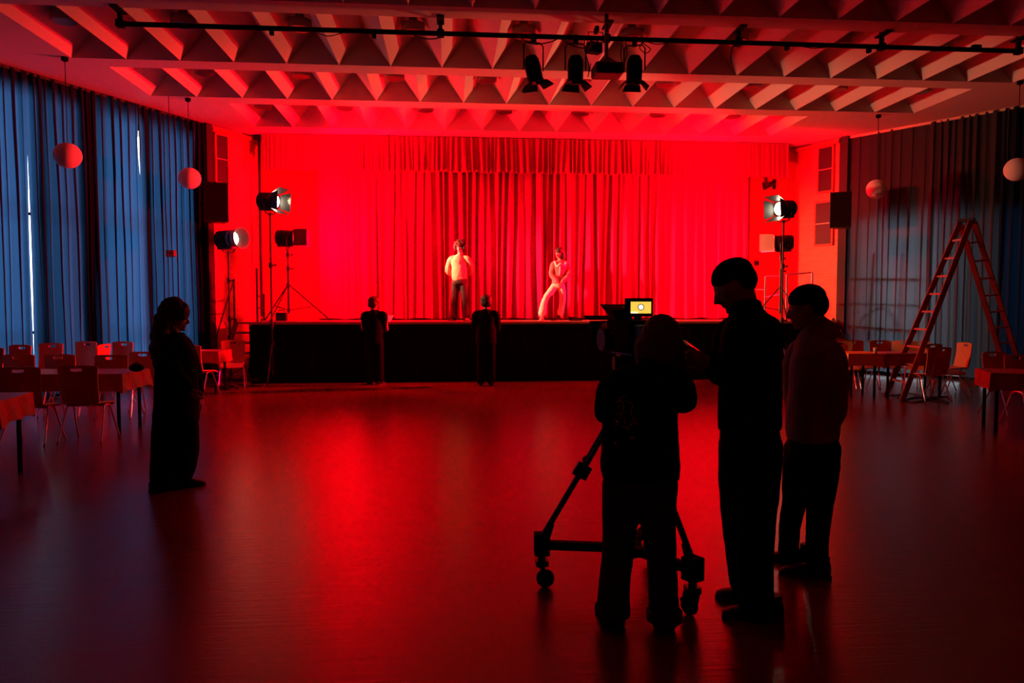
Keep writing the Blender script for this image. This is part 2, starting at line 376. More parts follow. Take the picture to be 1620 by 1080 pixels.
# dark posts where brick meets curtain
struct(MB().box(tuple(LA+V((.0, -.06, ZC/2))), (.16, .16, ZC), math.atan2(LD.y, LD.x)).build('trim_1', 'darkwall'))
struct(MB().box(tuple(RA+V((.02, -.06, ZC/2))), (.16, .16, ZC), math.atan2(RD.y, RD.x)).build('trim_2', 'darkwall'))
# pipe running down the stage corner
pm = MB(); p = at_y(411, 300, 17.2); pm.cyl((p.x, p.y, 1.3), (p.x, p.y, ZC), .03, n=10); pm.box((p.x, p.y, ZC-.06), (.22, .12, .1))
struct(pm.build('trim_3', 'black'))
struct(MB().bar(LA+V((.1, .02, 5.28)), LP_+V((.06, 0, 5.28)), .05, .08).build('trim_4', 'prosc'))
struct(MB().bar(RA+V((-.1, .02, 5.28)), RP_+V((-.06, 0, 5.28)), .05, .08).build('trim_5', 'prosc'))

# curtains
def curtain_mesh(a, b, z0, z1, lam, amp, seed, n_in, over=.36, drift=.25, inset=None, fade=None):
    """pleated cloth hung along a-b; n_in = direction into the room"""
    rnd = random.Random(seed); L = (b-a).length; d = (b-a)/L
    n = max(24, int(L/lam*18)); m = 16
    edges = [0]; 
    while edges[-1] < L+lam*2: edges.append(edges[-1]+lam*rnd.uniform(.55, 1.6))
    amps = [amp*rnd.uniform(.45, 1.25) for _ in edges]; dr = [rnd.uniform(-drift, drift)*lam for _ in edges]
    vs = []; fs = []
    for i in range(n+1):
        s = L*i/n; k = 0
        while edges[k+1] <= s: k += 1
        u = (s-edges[k])/(edges[k+1]-edges[k])
        for j in range(m+1):
            t = j/m; z = z0+(z1-z0)*t
            f = (abs(math.sin(math.pi*u))**.75)*amps[k]*(1-.45*t)
            f += .35*amp*noise.noise(V((s*3/lam/6, z*.5, seed)))
            if fade: f *= fade(s/L)
            if inset: f = .05+(f-.05)*max(0, min(1, s/.1, (L-s)/.1))
            ss = s+(dr[k]*(1-u)+dr[k+1]*u)*(1-t)+over*(edges[k+1]-edges[k])*math.sin(2*math.pi*u)*(.6+.4*t)*(fade(s/L) if fade else 1)
            ss = s+(ss-s)*max(0, min(1, s/.12, (L-s)/.12))
            ss = min(max(ss, 0), L) if inset is None else min(max(ss, inset(z)[0]), L-inset(z)[1])
            p = a+d*ss+n_in*f; vs.append((p.x, p.y, z+ (0 if j else .012*math.sin(s*9+seed))))
    for i in range(n):
        for j in range(m): q = i*(m+1)+j; fs.append((q, q+m+1, q+m+2, q+1))
    mb = MB(); mb.add(vs, fs); return mb
def window_curtain(A, D, nin, s0, s1, seed, label, m, inset=None, z0=.04, group=None, lam=.125, amp=.12):
    mb = curtain_mesh(A+D*s0, A+D*s1, z0, ZC-.02, lam, amp, seed, nin, inset=inset)
    o = mb.build('window_curtain', m, smooth=True); tag(o, label, 'curtain', group); return o
g1 = s_at(219, LA, LD); g2 = s_at(42, LA, LD)
def slit(zc, hw, w): return lambda z: w*max(0, 1-((z-zc)/hw)**2)
s1f = slit(4.62, .5, .04); s2f = slit(2.35, 1.55, .016)
window_curtain(LA, LD, -nL, 0.02, g1, 3, 'blue curtain panel between the dark brick corner and the brightest slit of daylight', 'blue', inset=lambda z: (0, s1f(z)), group='blue curtains along the left windows')
window_curtain(LA, LD, -nL, g1, g2, 5, 'wide blue curtain panel between the two slits of daylight, behind the upper paper lantern', 'blue', inset=lambda z: (s1f(z), s2f(z)), group='blue curtains along the left windows')
window_curtain(LA, LD, -nL, g2, 9.6, 8, 'blue curtain panel left of the thin daylight slit at the picture edge', 'blue', inset=lambda z: (s2f(z), 0), group='blue curtains along the left windows')
r1 = s_at(1469, RA, RD); r2 = s_at(1583, RA, RD)
window_curtain(RA, RD, -nR, .02, r1+.12, 12, 'grey curtain panel with the shadow of window bars, next to the right brick corner', 'grey', z0=.1, group='grey-blue curtains along the right windows', lam=.2, amp=.045)
window_curtain(RA, RD, -nR, r1, r2+.12, 15, 'grey curtain panel hanging behind the red stepladder', 'grey', z0=.12, group='grey-blue curtains along the right windows', amp=.11)
window_curtain(RA, RD, -nR, r2, 7.6, 19, 'dark blue curtain panel at the right picture edge behind the pink lantern', 'blue', z0=.06, group='grey-blue curtains along the right windows', amp=.12)
for (A, D, n_, e, lab) in ((LA, LD, nL, 9.6, 'black curtain track under the ceiling above the left curtains'), (RA, RD, nR, 7.6, 'pale curtain track under the ceiling above the right curtains')):
    mb = MB(); mb.bar(A+D*.1+V((0, 0, ZC-.03)), A+D*e+V((0, 0, ZC-.03)), .06, .05)
    tag(mb.build('curtain_track', 'black' if n_ is nL else 'beige'), lab, 'curtain track')

# bars standing just behind the right curtain, dark against the daylight
def rail_behind():
    t = empty('window_guard_rail', RA+nR*.03+RD*1.2, math.atan2(RD.y, RD.x), 'dark window guard bars and arch showing through the grey curtain', 'guard rail')
    def q(px, py):
        s = s_at(px, RA+nR*.05, RD); P = RA+nR*.05+RD*s; d = (P-V((0, 0, 0))).dot(FW); z = 0
        r = ray(px, py); tt = P.x/r.x; return V((s-1.2, .0, HC+r.z*tt))
    for k, (y0, y1, w) in enumerate(((441, 442, .045), (480, 483, .03), (516, 524, .05))):
        MB().cyl(q(1352, y0), q(1462, y1), w*.6, n=8).build('crossbar', 'matte', t)
    for x0, x1 in ((1387, 1382), (1431, 1428)):
        MB().cyl(q(x0, 400), q(x1, 540), .014 if x0 > 1400 else .03, n=8).build('upright', 'matte', t)
    pts = [q(1368, 512), q(1375, 500), q(1390, 490), q(1402, 487), q(1414, 494), q(1421, 505), q(1424, 516)]
    MB().tube(catmull(pts), .016, 8).build('arch', 'matte', t)
    return t
rail_behind()

# stage
STX0, STX1, SY, SH = -3.98, 8.15, 15.08, 1.224
st = empty('stage_platform', ((STX0+STX1)/2, SY, 0), 0, 'long raised stage with a black cloth front, in front of the red curtain', 'stage')
w = STX1-STX0
MB().box((0, (PY-SY)/2, SH-.03), (w, PY-SY-.02, .05)).build('deck', 'deck', st)
mb = MB(); n = 240
mb.rings([[(-w/2+w*i/n, .02+.012*math.sin(i*1.9)+.008*math.sin(i*.7), z) for i in range(n+1)]+[(-w/2+w*i/n, .12, z) for i in range(n, -1, -1)] for z in (.01, SH-.06)])
mb.build('front_skirt', 'skirt', st)
for s_ in (-1, 1): MB().box((s_*(w/2-.03), (PY-SY)/2, (SH-.06)/2), (.04, PY-SY-.2, SH-.07)).build('side_panel', 'skirt', st)
MB().box((0, .0, SH-.015), (w, .04, .045)).build('edge_strip', 'edge', st, bevel=.004)

# stage curtain and pelmet
nf = V((0, -1, 0))
cx0, cx1 = at_y(505, 400, 17.2).x, at_y(1180, 400, 17.2).x
mid = (cx0+cx1)/2+.1
for A_, B_, sd, lab in ((cx0, mid, 31, 'left half of the floor-length red pleated stage curtain'), (mid, cx1, 37, 'right half of the floor-length red pleated stage curtain')):
    mb = curtain_mesh(V((A_, 17.12, 0)), V((B_, 17.12, 0)), SH+.03, 4.75, .17, .15, sd, nf, over=.2, drift=.5, fade=(lambda u: .35+.65*min(1, u*3.5)) if sd == 31 else (lambda u: .5+.5*min(1, (1-u)*4)))
    tag(mb.build('stage_curtain', 'stagecloth', smooth=True), lab, 'curtain', 'red stage curtain halves')
vx0, vx1 = at_y(413, 250, 16.95).x, at_y(1248, 260, 16.95).x
def vfade(u): return .12+.88*max(0, min(1, (u-.08)*6))*max(0.0, min(1, (.93-u)*8)) if .08 < u < .93 else .12
mb = curtain_mesh(V((vx0, 16.98, 0)), V((vx1, 16.98, 0)), 4.56, ZC-.015, .1, .09, 41, nf, over=.2, drift=.4, fade=vfade)
tag(mb.build('stage_pelmet', 'stagecloth', smooth=True), 'short red pleated pelmet hung under the ceiling above the stage curtain', 'pelmet')

# ceiling lights in the coffers
ORD = ['first', 'second', 'third', 'fourth', 'fifth', 'sixth', 'seventh', 'eighth', 'ninth', 'tenth']
def make_ceiling_light():
    t = empty('ceiling_light')
    MB().lathe((0, 0, 0), [(.15, .0), (.17, .0), (.17, .12), (.06, .14), (.06, .3)], 18).build('housing', 'wall', t, smooth=True)
    MB().lathe((0, 0, 0), [(.15, -.002), (.11, .03), (.03, .04)], 18).build('reflector', 'steel', t, smooth=True)
    return t
proto = None
for rk, xs0, rn in ((5, 0, 'in the coffer row nearest the stage'), (4, 0, 'in the middle visible coffer row'), (3, 0, 'in the coffer row behind the lighting pipe')):
    xs, yc = rows[rk]; ref = {5: 672, 4: 625, 3: 655}[rk]
    X = at_z(ref, {5: 178, 4: 125, 3: 48}[rk], 5.56).x
    vals = [(p+q_)/2 for p, q_ in zip(xs, xs[1:])]; k0 = min(range(len(vals)), key=lambda i: abs(vals[i]-X)) % 2
    for j, xv in enumerate(vals[k0::2]):
        o = proto if proto is not None and proto.get('label') is None else None
        if proto is None: proto = make_ceiling_light(); o = proto
        else: o = copy_tree(proto)
        o.location = (xv, yc, 5.53); tag(o, f'round ceiling light {rn}, {ORD[j]} from left', 'ceiling light', 'round lights in the ceiling coffers')

# paper lanterns
def make_lantern():
    t = empty('paper_lantern'); r = .2; mb = MB(); rs = []
    for i in range(25):
        th = math.pi*(.07+.88*i/24); rr = r*math.sin(th)*(1+.012*(1 if i % 2 else -1)); rs.append([(rr*math.cos(2*math.pi*j/28), rr*math.sin(2*math.pi*j/28), -r*math.cos(th)*.97) for j in range(28)])
    mb.rings(rs); mb.build('paper_shade', 'paper', t, smooth=True)
    return t
for (px, py, cy, lab) in ((107, 246, 93, 'large pink-lit round paper lantern hanging in front of the left blue curtains, nearer one'), (300, 282, 157, 'red-lit round paper lantern hanging beside the left wall speaker'),
                          (1387, 299, 183, 'salmon paper lantern hanging right of the right wall speaker'), (1605, 268, 130, 'dark pink paper lantern cut by the right picture edge')):
    c = at_z(px if px < 1600 else 1612, cy, ZC); dd = (c-V((0, 0, HC))).dot(FW)
    q = at_depth(px, py, dd); t = make_lantern(); t.location = q; tag(t, lab, 'lantern', 'round paper lanterns')
    if px > 1600: t.location = at_depth(1609, 268, dd)
    z = ZC-t.location.z
    MB().cyl((0, 0, .18), (0, 0, z-.02), .006, n=6).build('cord', 'matte', t); MB().lathe((0, 0, z-.07), [(.02, 0), (.05, .02), (.05, .07)], 14).build('ceiling_rose', 'matte', t)

# wall boxes on the bricks
def wall_frame_box(name, A, D, px0, px1, y0, y1, lab, nrm, m='grille'):
    s0, s1 = s_at(px0, A, D), s_at(px1, A, D); P = A+D*(s0+s1)/2
    r = ray((px0+px1)/2, y0); tt = P.x/r.x if abs(r.x) > .05 else P.y/r.y; tt = (P.x*FW.x+P.y*FW.y)/(r.x*FW.x+r.y*FW.y)
    zt = HC+r.z*tt; r = ray((px0+px1)/2, y1); tt = (P.x*FW.x+P.y*FW.y)/(r.x*FW.x+r.y*FW.y); zb = HC+r.z*tt
    t = empty(name, (P.x, P.y, zb), math.atan2(D.y, D.x), lab, 'wall grille', 'grilles on the brick walls'); W_, H_ = abs(s1-s0), zt-zb
    sg = 1 if nrm > 0 else -1
    MB().box((0, sg*.02, H_/2), (W_-.05, .04, H_-.05)).build('grille', 'grille', t)
    mb = MB()
    for x in (-W_/2+.02, W_/2-.02): mb.box((x, sg*.025, H_/2), (.04, .06, H_))
    for z in (.02, H_-.02): mb.box((0, sg*.025, z), (W_, .06, .04))
    mb.build('frame', 'prosc', t); MB().box((0, sg*.045, H_/2), (W_-.06, .02, .018)).build('divider', 'beige', t)
DLb = (LP_-LA).normalized(); DRb = (RA-RP_).normalized()
nrm2 = False; wall_frame_box('wall_grille', LA, DLb, 339, 361, 212, 292, 'tall dark grille panel on the left brick wall above the speaker', -1)
nrm2 = True; wall_frame_box('wall_grille', RP_, DRb, 1294, 1320, 231, 305, 'upper dark grille panel on the right brick wall', -1)
wall_frame_box('wall_grille', RP_, DRb, 1291, 1321, 318, 389, 'lower dark grille panel on the right brick wall', -1)

def wall_speaker(x0, x1, y0, y1, d, rz, lab):
    c = at_depth((x0+x1)/2, (y0+y1)/2, d); w_ = (x1-x0)/F*d*.93; h_ = (y1-y0)/F*d
    t = empty('wall_speaker', (c.x, c.y, c.z-h_/2), rz, lab, 'speaker', 'speakers beside the stage'); dp = .34
    mb = MB(); mb.add([(-w_/2, -dp/2, 0), (w_/2, -dp/2, 0), (w_*.34, dp/2, 0), (-w_*.34, dp/2, 0), (-w_/2, -dp/2, h_), (w_/2, -dp/2, h_), (w_*.34, dp/2, h_), (-w_*.34, dp/2, h_)],
                    [(0, 3, 2, 1), (4, 5, 6, 7), (0, 1, 5, 4), (1, 2, 6, 5), (2, 3, 7, 6), (3, 0, 4, 7)]); mb.build('cabinet', 'black', t, bevel=.012)
    mb = MB(); mb.box((0, -dp/2-.008, h_/2), (w_-.04, .014, h_-.05)); mb.build('front_grille', 'matte', t)
    MB().cyl((0, dp/2-.02, h_*.5), (0, dp/2+.12, h_*.5), .025).build('bracket', 'black', t); return t
wall_speaker(320, 361, 290, 352, 15.2, R(20), 'black loudspeaker on the left wall between lantern and red brick')
wall_speaker(1313, 1347, 305, 361, 15.8, R(-30), 'black loudspeaker on the right wall beside the brick corner')

# small wall fittings
c = at_y(1224, 292, PY); t = empty('wall_bracket', c, 0, 'small dark angled arm fixed to the red wall right of the stage curtain', 'bracket')
MB().box((0, -.02, 0), (.06, .04, .22)).build('mounting_plate', 'black', t); mb = MB(); mb.bar((0, -.04, .02), (-.3, -.18, -.12), .06, .05); mb.bar((-.3, -.18, -.15), (-.34, -.2, .02), .05, .04); mb.build('arm', 'black', t)
c = at_y(1196, 416, PY); tag(MB().box(tuple(c-V((0, .03, 0))), (.1, .06, .11)).build('wall_socket', 'black', bevel=.008), 'small dark wall socket box below the cream lamp flap', 'socket')
c = at_depth(271, 401, 13.6)
t = empty('hanging_sign', (c.x, c.y, c.z), R(-25), 'small red sign panel hung in front of the left blue curtain', 'sign')
MB().box((0, 0, 0), (.2, .05, .12)).build('sign_box', 'black', t, bevel=.005); MB().box((0, -.028, 0), (.19, .01, .11)).build('sign_face', 'sign', t)
mb = MB(); mb.box((-.05, -.034, 0), (.022, .006, .05)); mb.box((.0, -.034, -.005), (.04, .006, .012)); mb.box((.05, -.034, .01), (.03, .006, .04)); mb.build('pictogram', 'signmark', t)
MB().cyl((0, .02, .05), (0, .02, ZC-c.z), .006, n=6).build('hanging_rod', 'black', t)

# ------------------------------------------------------------------ studio lamps on stands
def lamp_head(t, z, ang, tilt, lit, kind, sc=1.0):
    """lamp with its beam pointing along angle ang (world, z rotation), body axis local"""
    rot = Matrix.Rotation(ang, 3, 'Z') @ Matrix.Rotation(-tilt, 3, 'Y')
    def tr(mb): mb.v = [rot @ (v*sc)+V((0, 0, z)) for v in mb.v]; return mb
    mb = MB(); mb.lathe((0, 0, 0), [(.1, -.25), (.15, -.22), (.155, -.1), (.155, .1), (.14, .12)], 24, (1, 0, 0))
    for k in range(5): mb.lathe((0, 0, 0), [(.157, -.2+k*.05), (.168, -.2+k*.05), (.168, -.185+k*.05), (.157, -.185+k*.05)], 24, (1, 0, 0))
    mb.box((-.05, 0, -.165), (.3, .16, .05)); h = tr(mb).build('lamp_housing', 'black', t, smooth=False)
    mb = tr(MB().lathe((0, 0, 0), [(.135, .115), (.12, .135), (.07, .155), (.01, .16)], 24, (1, 0, 0)))
    mb.build('lens', {'w': 'lenson', 'r': 'lensred'}[lit], t, smooth=True)
    mb = MB()
    for k in range(24):
        pass
    mb.lathe((0, 0, 0), [(.135, .1), (.17, .1), (.17, .13), (.135, .13)], 24, (1, 0, 0)); tr(mb).build('lens_ring', 'alu' if kind == 'snoot' else 'black', t)
    if kind == 'snoot':
        mb = MB(); mb.lathe((0, 0, 0), [(.14, .12), (.21, .33), (.2, .33), (.13, .12)], 24, (1, 0, 0)); tr(mb).build('reflector_hood', 'alu', t, smooth=True)
    elif kind == 'doors':
        for k, ax in enumerate(('y', '-y', 'z', '-z')):
            mb = MB(); s_ = -1 if ax[0] == '-' else 1
            if 'y' in ax: P = [(.13, s_*.15, -.14), (.13, s_*.15, .14), (.33, s_*.21, .19), (.33, s_*.21, -.19)]
            else: P = [(.13, -.14, s_*.15), (.13, .14, s_*.15), (.34, .19, s_*.25), (.34, -.19, s_*.25)]
            o_ = V((0, .006, 0)) if 'y' in ax else V((0, 0, .006))
            P = [V(p) for p in P]; mb.add(P+[p+o_ for p in P], [(0, 1, 2, 3), (7, 6, 5, 4), (0, 4, 5, 1), (1, 5, 6, 2), (2, 6, 7, 3), (3, 7, 4, 0)]); tr(mb).build('barn_door', 'black', t)
    elif kind in ('gel', 'cream'):
        for s_ in (-1, 1):
            mb = MB(); P = [V(p) for p in ((.14, s_*.16, -.17), (.14, s_*.16, .17), (.42, s_*.2, .18), (.42, s_*.2, -.18))]; o_ = V((0, .006, 0))
            mb.add(P+[p+o_ for p in P], [(0, 1, 2, 3), (7, 6, 5, 4), (0, 4, 5, 1), (1, 5, 6, 2), (2, 6, 7, 3), (3, 7, 4, 0)])
            tr(mb).build('side_flap', 'gel' if kind == 'gel' else 'cream', t, label='red tinted side flap' if kind == 'gel' else 'cream coloured side flap')
    # yoke (upright, turned with the lamp)
    ry = Matrix.Rotation(ang, 3, 'Z'); pts = [V((0, -.19, .02)), V((0, -.19, -.15)), V((0, -.13, -.24)), V((0, 0, -.27)), V((0, .13, -.24)), V((0, .19, -.15)), V((0, .19, .02))]
    MB().tube([ry @ (p*sc)+V((0, 0, z)) for p in pts], .014, 8).build('yoke', 'black', t)
    for s_ in (-1, 1): MB().cyl(ry @ V((0, s_*.15*sc, 0))+V((0, 0, z)), ry @ V((0, s_*.23*sc, 0))+V((0, 0, z)), .022, n=10).build('tilt_knob', 'black', t)
def stand(t, z, spread, hub, rot0=0, thick=1.0, mat_='black'):
    z1 = z-.26
    MB().cyl((0, 0, .16), (0, 0, hub+.35), .021*thick, n=12).build('lower_tube', mat_, t)
    MB().cyl((0, 0, hub+.3), (0, 0, z1), .015*thick, n=12).build('upper_tube', mat_, t)
    for k, zz in enumerate((hub+.35, (hub+.35+z1)/2+.1)):
        mb = MB(); mb.cyl((0, 0, zz-.05), (0, 0, zz+.05), .033*thick, n=12); mb.cyl((0, 0, zz), (.08, 0, zz), .012, n=8); mb.ball((.09, 0, zz), .022, 8, 6); mb.build('clamp_knob', 'black', t)
    MB().cyl((0, 0, hub-.04), (0, 0, hub+.04), .038*thick, n=12).build('leg_hub', 'black', t); MB().cyl((0, 0, .2), (0, 0, .26), .032*thick, n=12).build('brace_hub', 'black', t)
    MB().cyl((0, 0, z1-.03), (0, 0, z1+.03), .028, n=10).build('lamp_socket', 'black', t)
    for k in range(3):
        a_ = rot0+k*2*math.pi/3; d = V((math.cos(a_), math.sin(a_), 0))
        mb = MB(); mb.cyl(V((0, 0, hub))+d*.03, V((0, 0, .02))+d*spread, .013*thick, n=8); mb.ball(V((0, 0, .02))+d*spread, .02, 8, 6); l = mb.build('leg', mat_, t)
        MB().cyl(V((0, 0, .23))+d*.02, V((0, 0, hub+(.02-hub)*.6))+d*spread*.6, .008*thick, n=6).build('leg_brace', mat_, l)
def studio_lamp(px, d, foot_z, py_lamp, ang, tilt, lit, kind, lab, spread=.55, hub=.75, rot0=0, sc=1.0, thick=1.0):
    c = at_depth(px, py_lamp, d); t = empty('studio_lamp', (c.x, c.y, foot_z), 0, lab, 'studio lamp', 'studio lamps on tripod stands')
    stand(t, c.z-foot_z, spread, hub, rot0, thick); lamp_head(t, c.z-foot_z, ang, tilt, lit, kind, sc); return t
studio_lamp(427, 14.6, 0, 318, R(-24), R(-4), 'w', 'doors', 'lit studio lamp on the tallest stand in front of the left stage corner', .42, .8, .5, thick=1.2)
studio_lamp(361, 14.0, 0, 378, R(-28), R(2), 'w', 'snoot', 'lit studio lamp with bright round hood, left of the stage steps', .4, .95, .2, sc=1.0)
studio_lamp(455, 15.5, SH, 376, R(3), 0, 'r', 'gel', 'studio lamp with red side flaps standing on the left end of the stage', .85, .75, .3)
studio_lamp(1240, 14.85, 0, 330, R(203), R(-4), 'w', 'doors', 'upper lit studio lamp on the thick stand at the right stage end', .6, .9, .4, thick=1.2)
studio_lamp(1236, 15.6, SH, 384, R(152), 0, 'r', 'cream', 'studio lamp with cream side flaps on the right end of the stage', .6, .7, .9)
# camera-visible cream cloth faces the hall lamps

# ------------------------------------------------------------------ stage steps and rails
def steps(x0, x1, yb, lab, mirror=False):
    t = empty('stage_steps', ((x0+x1)/2, yb, 0), 0, lab, 'steps', 'steps at the stage ends'); w_ = x1-x0
    n = 6
    for k in range(n): MB().box((0, .15+k*.22, .2*(k+1)-.02), (w_-.04, .25, .035)).build('tread', 'deck', t, bevel=.004)
    for s_ in (-1, 1): MB().bar((s_*w_/2, .0, .12), (s_*w_/2, n*.22+.05, SH-.02), .035, .16).build('stringer', 'black', t)
    mb = MB(); mb.box((0, .06, .08), (w_+.5 if not mirror else w_, .05, .06)); mb.build('bottom_bar', 'black', t)
    return t
steps(-4.56, -4.02, 14.95, 'dark wooden steps climbing to the left end of the stage')
steps(8.2, 8.75, 14.95, 'dark steps climbing to the right end of the stage', True)
def rail(name, pts, posts, base, lab, m):
    t = empty(name, base, 0, lab, 'handrail', 'handrails at the stage ends')
    for p, q_ in pts: MB().cyl(V(p)-V(base), V(q_)-V(base), .017, n=8).build('rail_bar', m, t)
    for p, z0 in posts: MB().cyl(V((p[0], p[1], z0))-V(base), V(p)-V(base), .022, n=8).build('post', m, t)
pA = at_depth(406, 424, 15.6); pB = at_depth(372, 505, 15.0); pC = at_depth(388, 447, 15.3)
rail('stage_handrail', [((pA.x, pA.y, 1.75), (pA.x-.02, 16.6, 1.75)), ((pA.x, pA.y, 1.5), (pA.x, 16.6, 1.5))], [((pA.x, pA.y, pA.z), SH-.2), ((pA.x, 16.6, 1.8), SH)], (pA.x, pA.y, SH), 'black upright post and bars at the left stage corner above the steps', 'black')
rail('stage_handrail', [((-4.6, 15.05, .95), (-4.6, 16.3, 2.1))], [((-4.6, 15.05, .98), .1), ((-4.6, 16.3, 2.12), SH-.1)], (-4.6, 15.05, 0), 'sloping black bar beside the steps on the left brick wall', 'black')  # sloping bar on two posts
def rr(px, py, d): p = at_depth(px, py, d); return V((p.x, p.y, p.z))
a_, b_, c_, d_ = rr(1211, 437, 16.4), rr(1245, 434, 16.2), rr(1285, 431, 16.0), rr(1211, 470, 16.4)
b2_, c2_ = rr(1245, 468, 16.2), rr(1285, 466, 16.0)
rail('stage_handrail', [(a_, rr(1240, 436, 16.2)), (b_, c_), (rr(1196, 458, 16.6), rr(1213, 458, 16.4)), (d_, rr(1236, 465, 16.2))], [(a_, SH), (b_, SH), (c_, SH)], (b_.x, b_.y, SH), 'pale metal guard rail on the right stage end behind the cream flapped lamp', 'alu')

# ------------------------------------------------------------------ lighting pipe with lamps, projector
PYY = 10.12; pz = 5.19
pxL, pxR = at_y(190, 30, PYY), at_y(1612, 76, PYY)
t = empty('lighting_pipe', (2, PYY, ZC), 0, 'long black lighting pipe hung across the ceiling', 'lighting pipe')
x0, x1 = pxL.x-2, pxR.x-2; zp = pz-ZC
MB().cyl((x0, 0, zp), (x1, 0, zp), .032, n=12).build('pipe', 'matte', t)
for px in (190, 697, 960, 1168, 1395, 1612):
    X = at_y(px, 50, PYY).x-2; X = min(max(X, x0), x1); mb = MB(); mb.box((X, 0, zp/2+.04), (.05, .05, -zp+.08)); mb.box((X, 0, zp), (.09, .09, .09)); mb.box((X, -.05, -.01), (.1, .3, .02)); mb.build('hanger', 'matte', t)
for px in (1245, 1375, 1545, 430, 592): X = at_y(px, 60, PYY).x-2; MB().box((X, 0, zp-(.05 if px != 1545 else -.03)), (.12 if px == 1545 else .05, .06, .07)).build('clamp', 'matte', t)
def theatre_lamp(px, py, hgt, tilt, turn, lab):
    c = at_y(px, py, PYY-.1); t = empty('theatre_spotlight', (c.x, PYY-.02, pz), turn, lab, 'spotlight', 'spotlights clamped to the black pipe')
    L = pz-c.z; rot = Matrix.Rotation(tilt, 3, 'Y'); B = V((0, 0, -L))
    def tr(mb): mb.v = [rot @ v+B for v in mb.v]; return mb
    tr(MB().lathe((0, 0, 0), [(.02, .2), (.07, .185), (.1, .13), (.108, .05), (.105, -.15)], 20)).build('lamp_housing', 'matte', t, smooth=True)
    tr(MB().lathe((0, 0, 0), [(.105, -.15), (.12, -.15), (.12, -.17), (.1, -.17)], 20)).build('lens_ring', 'black', t)
    tr(MB().lathe((0, 0, 0), [(.1, -.155), (.05, -.165), (.01, -.168)], 20)).build('lens', 'lensoff', t)
    for k in range(4):
        r4 = Matrix.Rotation(k*math.pi/2+.2, 3, 'Z'); P = [V(p) for p in ((-.1, .115, -.165), (.1, .115, -.165), (.13, .19, -.24), (-.13, .19, -.24))]; P = [r4 @ p for p in P]; o_ = r4 @ V((0, .005, 0))
        mb = MB(); mb.add(P+[p+o_ for p in P], [(0, 1, 2, 3), (7, 6, 5, 4), (0, 4, 5, 1), (1, 5, 6, 2), (2, 6, 7, 3), (3, 7, 4, 0)]); tr(mb).build('barn_door', 'matte', t)
    MB().tube([V((-.14, 0, -L)), V((-.14, 0, -.13)), V((-.1, 0, -.09)), V((.1, 0, -.09)), V((.14, 0, -.13)), V((.14, 0, -L))], .01, 8).build('yoke', 'matte', t)
    mb = MB(); mb.box((0, 0, -.04), (.06, .07, .12)); mb.build('pipe_clamp', 'matte', t); return t
theatre_lamp(845, 108, 0, R(-14), .25, 'tilted black theatre spotlight, leftmost on the ceiling pipe')
theatre_lamp(912, 108, 0, R(0), 0, 'upright black theatre spotlight just left of the projector')
theatre_lamp(1006, 108, 0, R(2), -.3, 'black theatre spotlight right of the projector')
# small back lamps
c = at_y(940, 76, PYY+.2); t = empty('small_floodlight', c, 0, 'small black floodlight hanging behind the projector pole', 'floodlight')
mb = MB(); mb.box((0, 0, 0), (.2, .14, .15), .3); mb.build('lamp_housing', 'matte', t, bevel=.02); MB().tube([(-.1, 0, 0), (-.1, -.1, .18), (.1, -.1, .18), (.1, 0, 0)], .008, 6).build('yoke', 'matte', t); MB().box((0, -.15, .19), (.05, .14, .07)).build('pipe_clamp', 'matte', t)
MB().box((0, -.075, 0), (.14, .01, .1), .3).build('lens', 'lensoff', t)
# projector
c = at_y(961, 112, 9.75); t = empty('ceiling_projector', (c.x, c.y, c.z), 0, 'black projector on a ceiling pole between the spotlights', 'projector')
MB().box((0, 0, 0), (.38, .34, .15)).build('projector_body', 'black', t, bevel=.03)
mb = MB(); mb.lathe((.08, .16, 0), [(.045, 0), (.05, .05), (.035, .06)], 18, (0, 1, 0)); mb.build('lens', 'lensoff', t)
MB().lathe((0, 0, .07), [(.17, 0), (.12, .05), (.04, .1)], 4).build('mount_cone', 'black', t); MB().cyl((-.02, -.02, .12), (-.02, -.02, ZC-c.z), .026, n=12).build('pole', 'steel', t)
MB().box((0, -.172, -.01), (.3, .006, .09)).build('rear_panel', 'matte', t)
# cables on the pipe
def cable(pts, r, lab, name='cable', m='rubber', cat='cable', group='cables along the black pipe'):
    return tag(MB().tube(catmull(pts, 8), r, 6).build(name, m, smooth=True), lab, cat, group)
def pp(px, py, dy=0): v = at_y(px, py, PYY-.05+dy); return v
cable([pp(820, 56), pp(832, 66), pp(850, 70), pp(872, 66), pp(885, 60)], .008, 'cable sagging under the pipe above the leftmost spotlight')
cable([pp(885, 60), pp(905, 72), pp(925, 76), pp(940, 68), pp(950, 62)], .008, 'cable sagging under the pipe above the upright spotlight')
cable([pp(925, 60), pp(925, 80), pp(932, 105), pp(930, 122), pp(935, 100)], .006, 'thin cable dangling beside the projector')
cable([pp(985, 62), pp(982, 85), pp(986, 100), pp(992, 85), pp(990, 66)], .007, 'cable loop hanging right of the projector')
cable([pp(1008, 62), pp(1022, 72), pp(1029, 78), pp(1022, 84), pp(1012, 76), pp(1020, 66), pp(1040, 70), pp(1065, 66)], .007, 'curled cable loop right of the rightmost spotlight')
cable([pp(1500, 73), pp(1518, 79), pp(1536, 75)], .007, 'short cable sag near the right end of the pipe')
cable([pp(655, 56), pp(672, 61), pp(690, 61), pp(706, 55)], .008, 'short cable sag under the middle of the pipe')
cable([pp(500, 52), pp(520, 57), pp(542, 52)], .006, 'short cable sag left on the pipe')
cable([pp(1163, 66), pp(1158, 78), pp(1156, 92), pp(1157, 100)], .008, 'cable end hanging straight down right of the spotlights')
cable([pp(1255, 70), pp(1285, 76), pp(1315, 74)], .007, 'long shallow cable sag on the right half of the pipe')

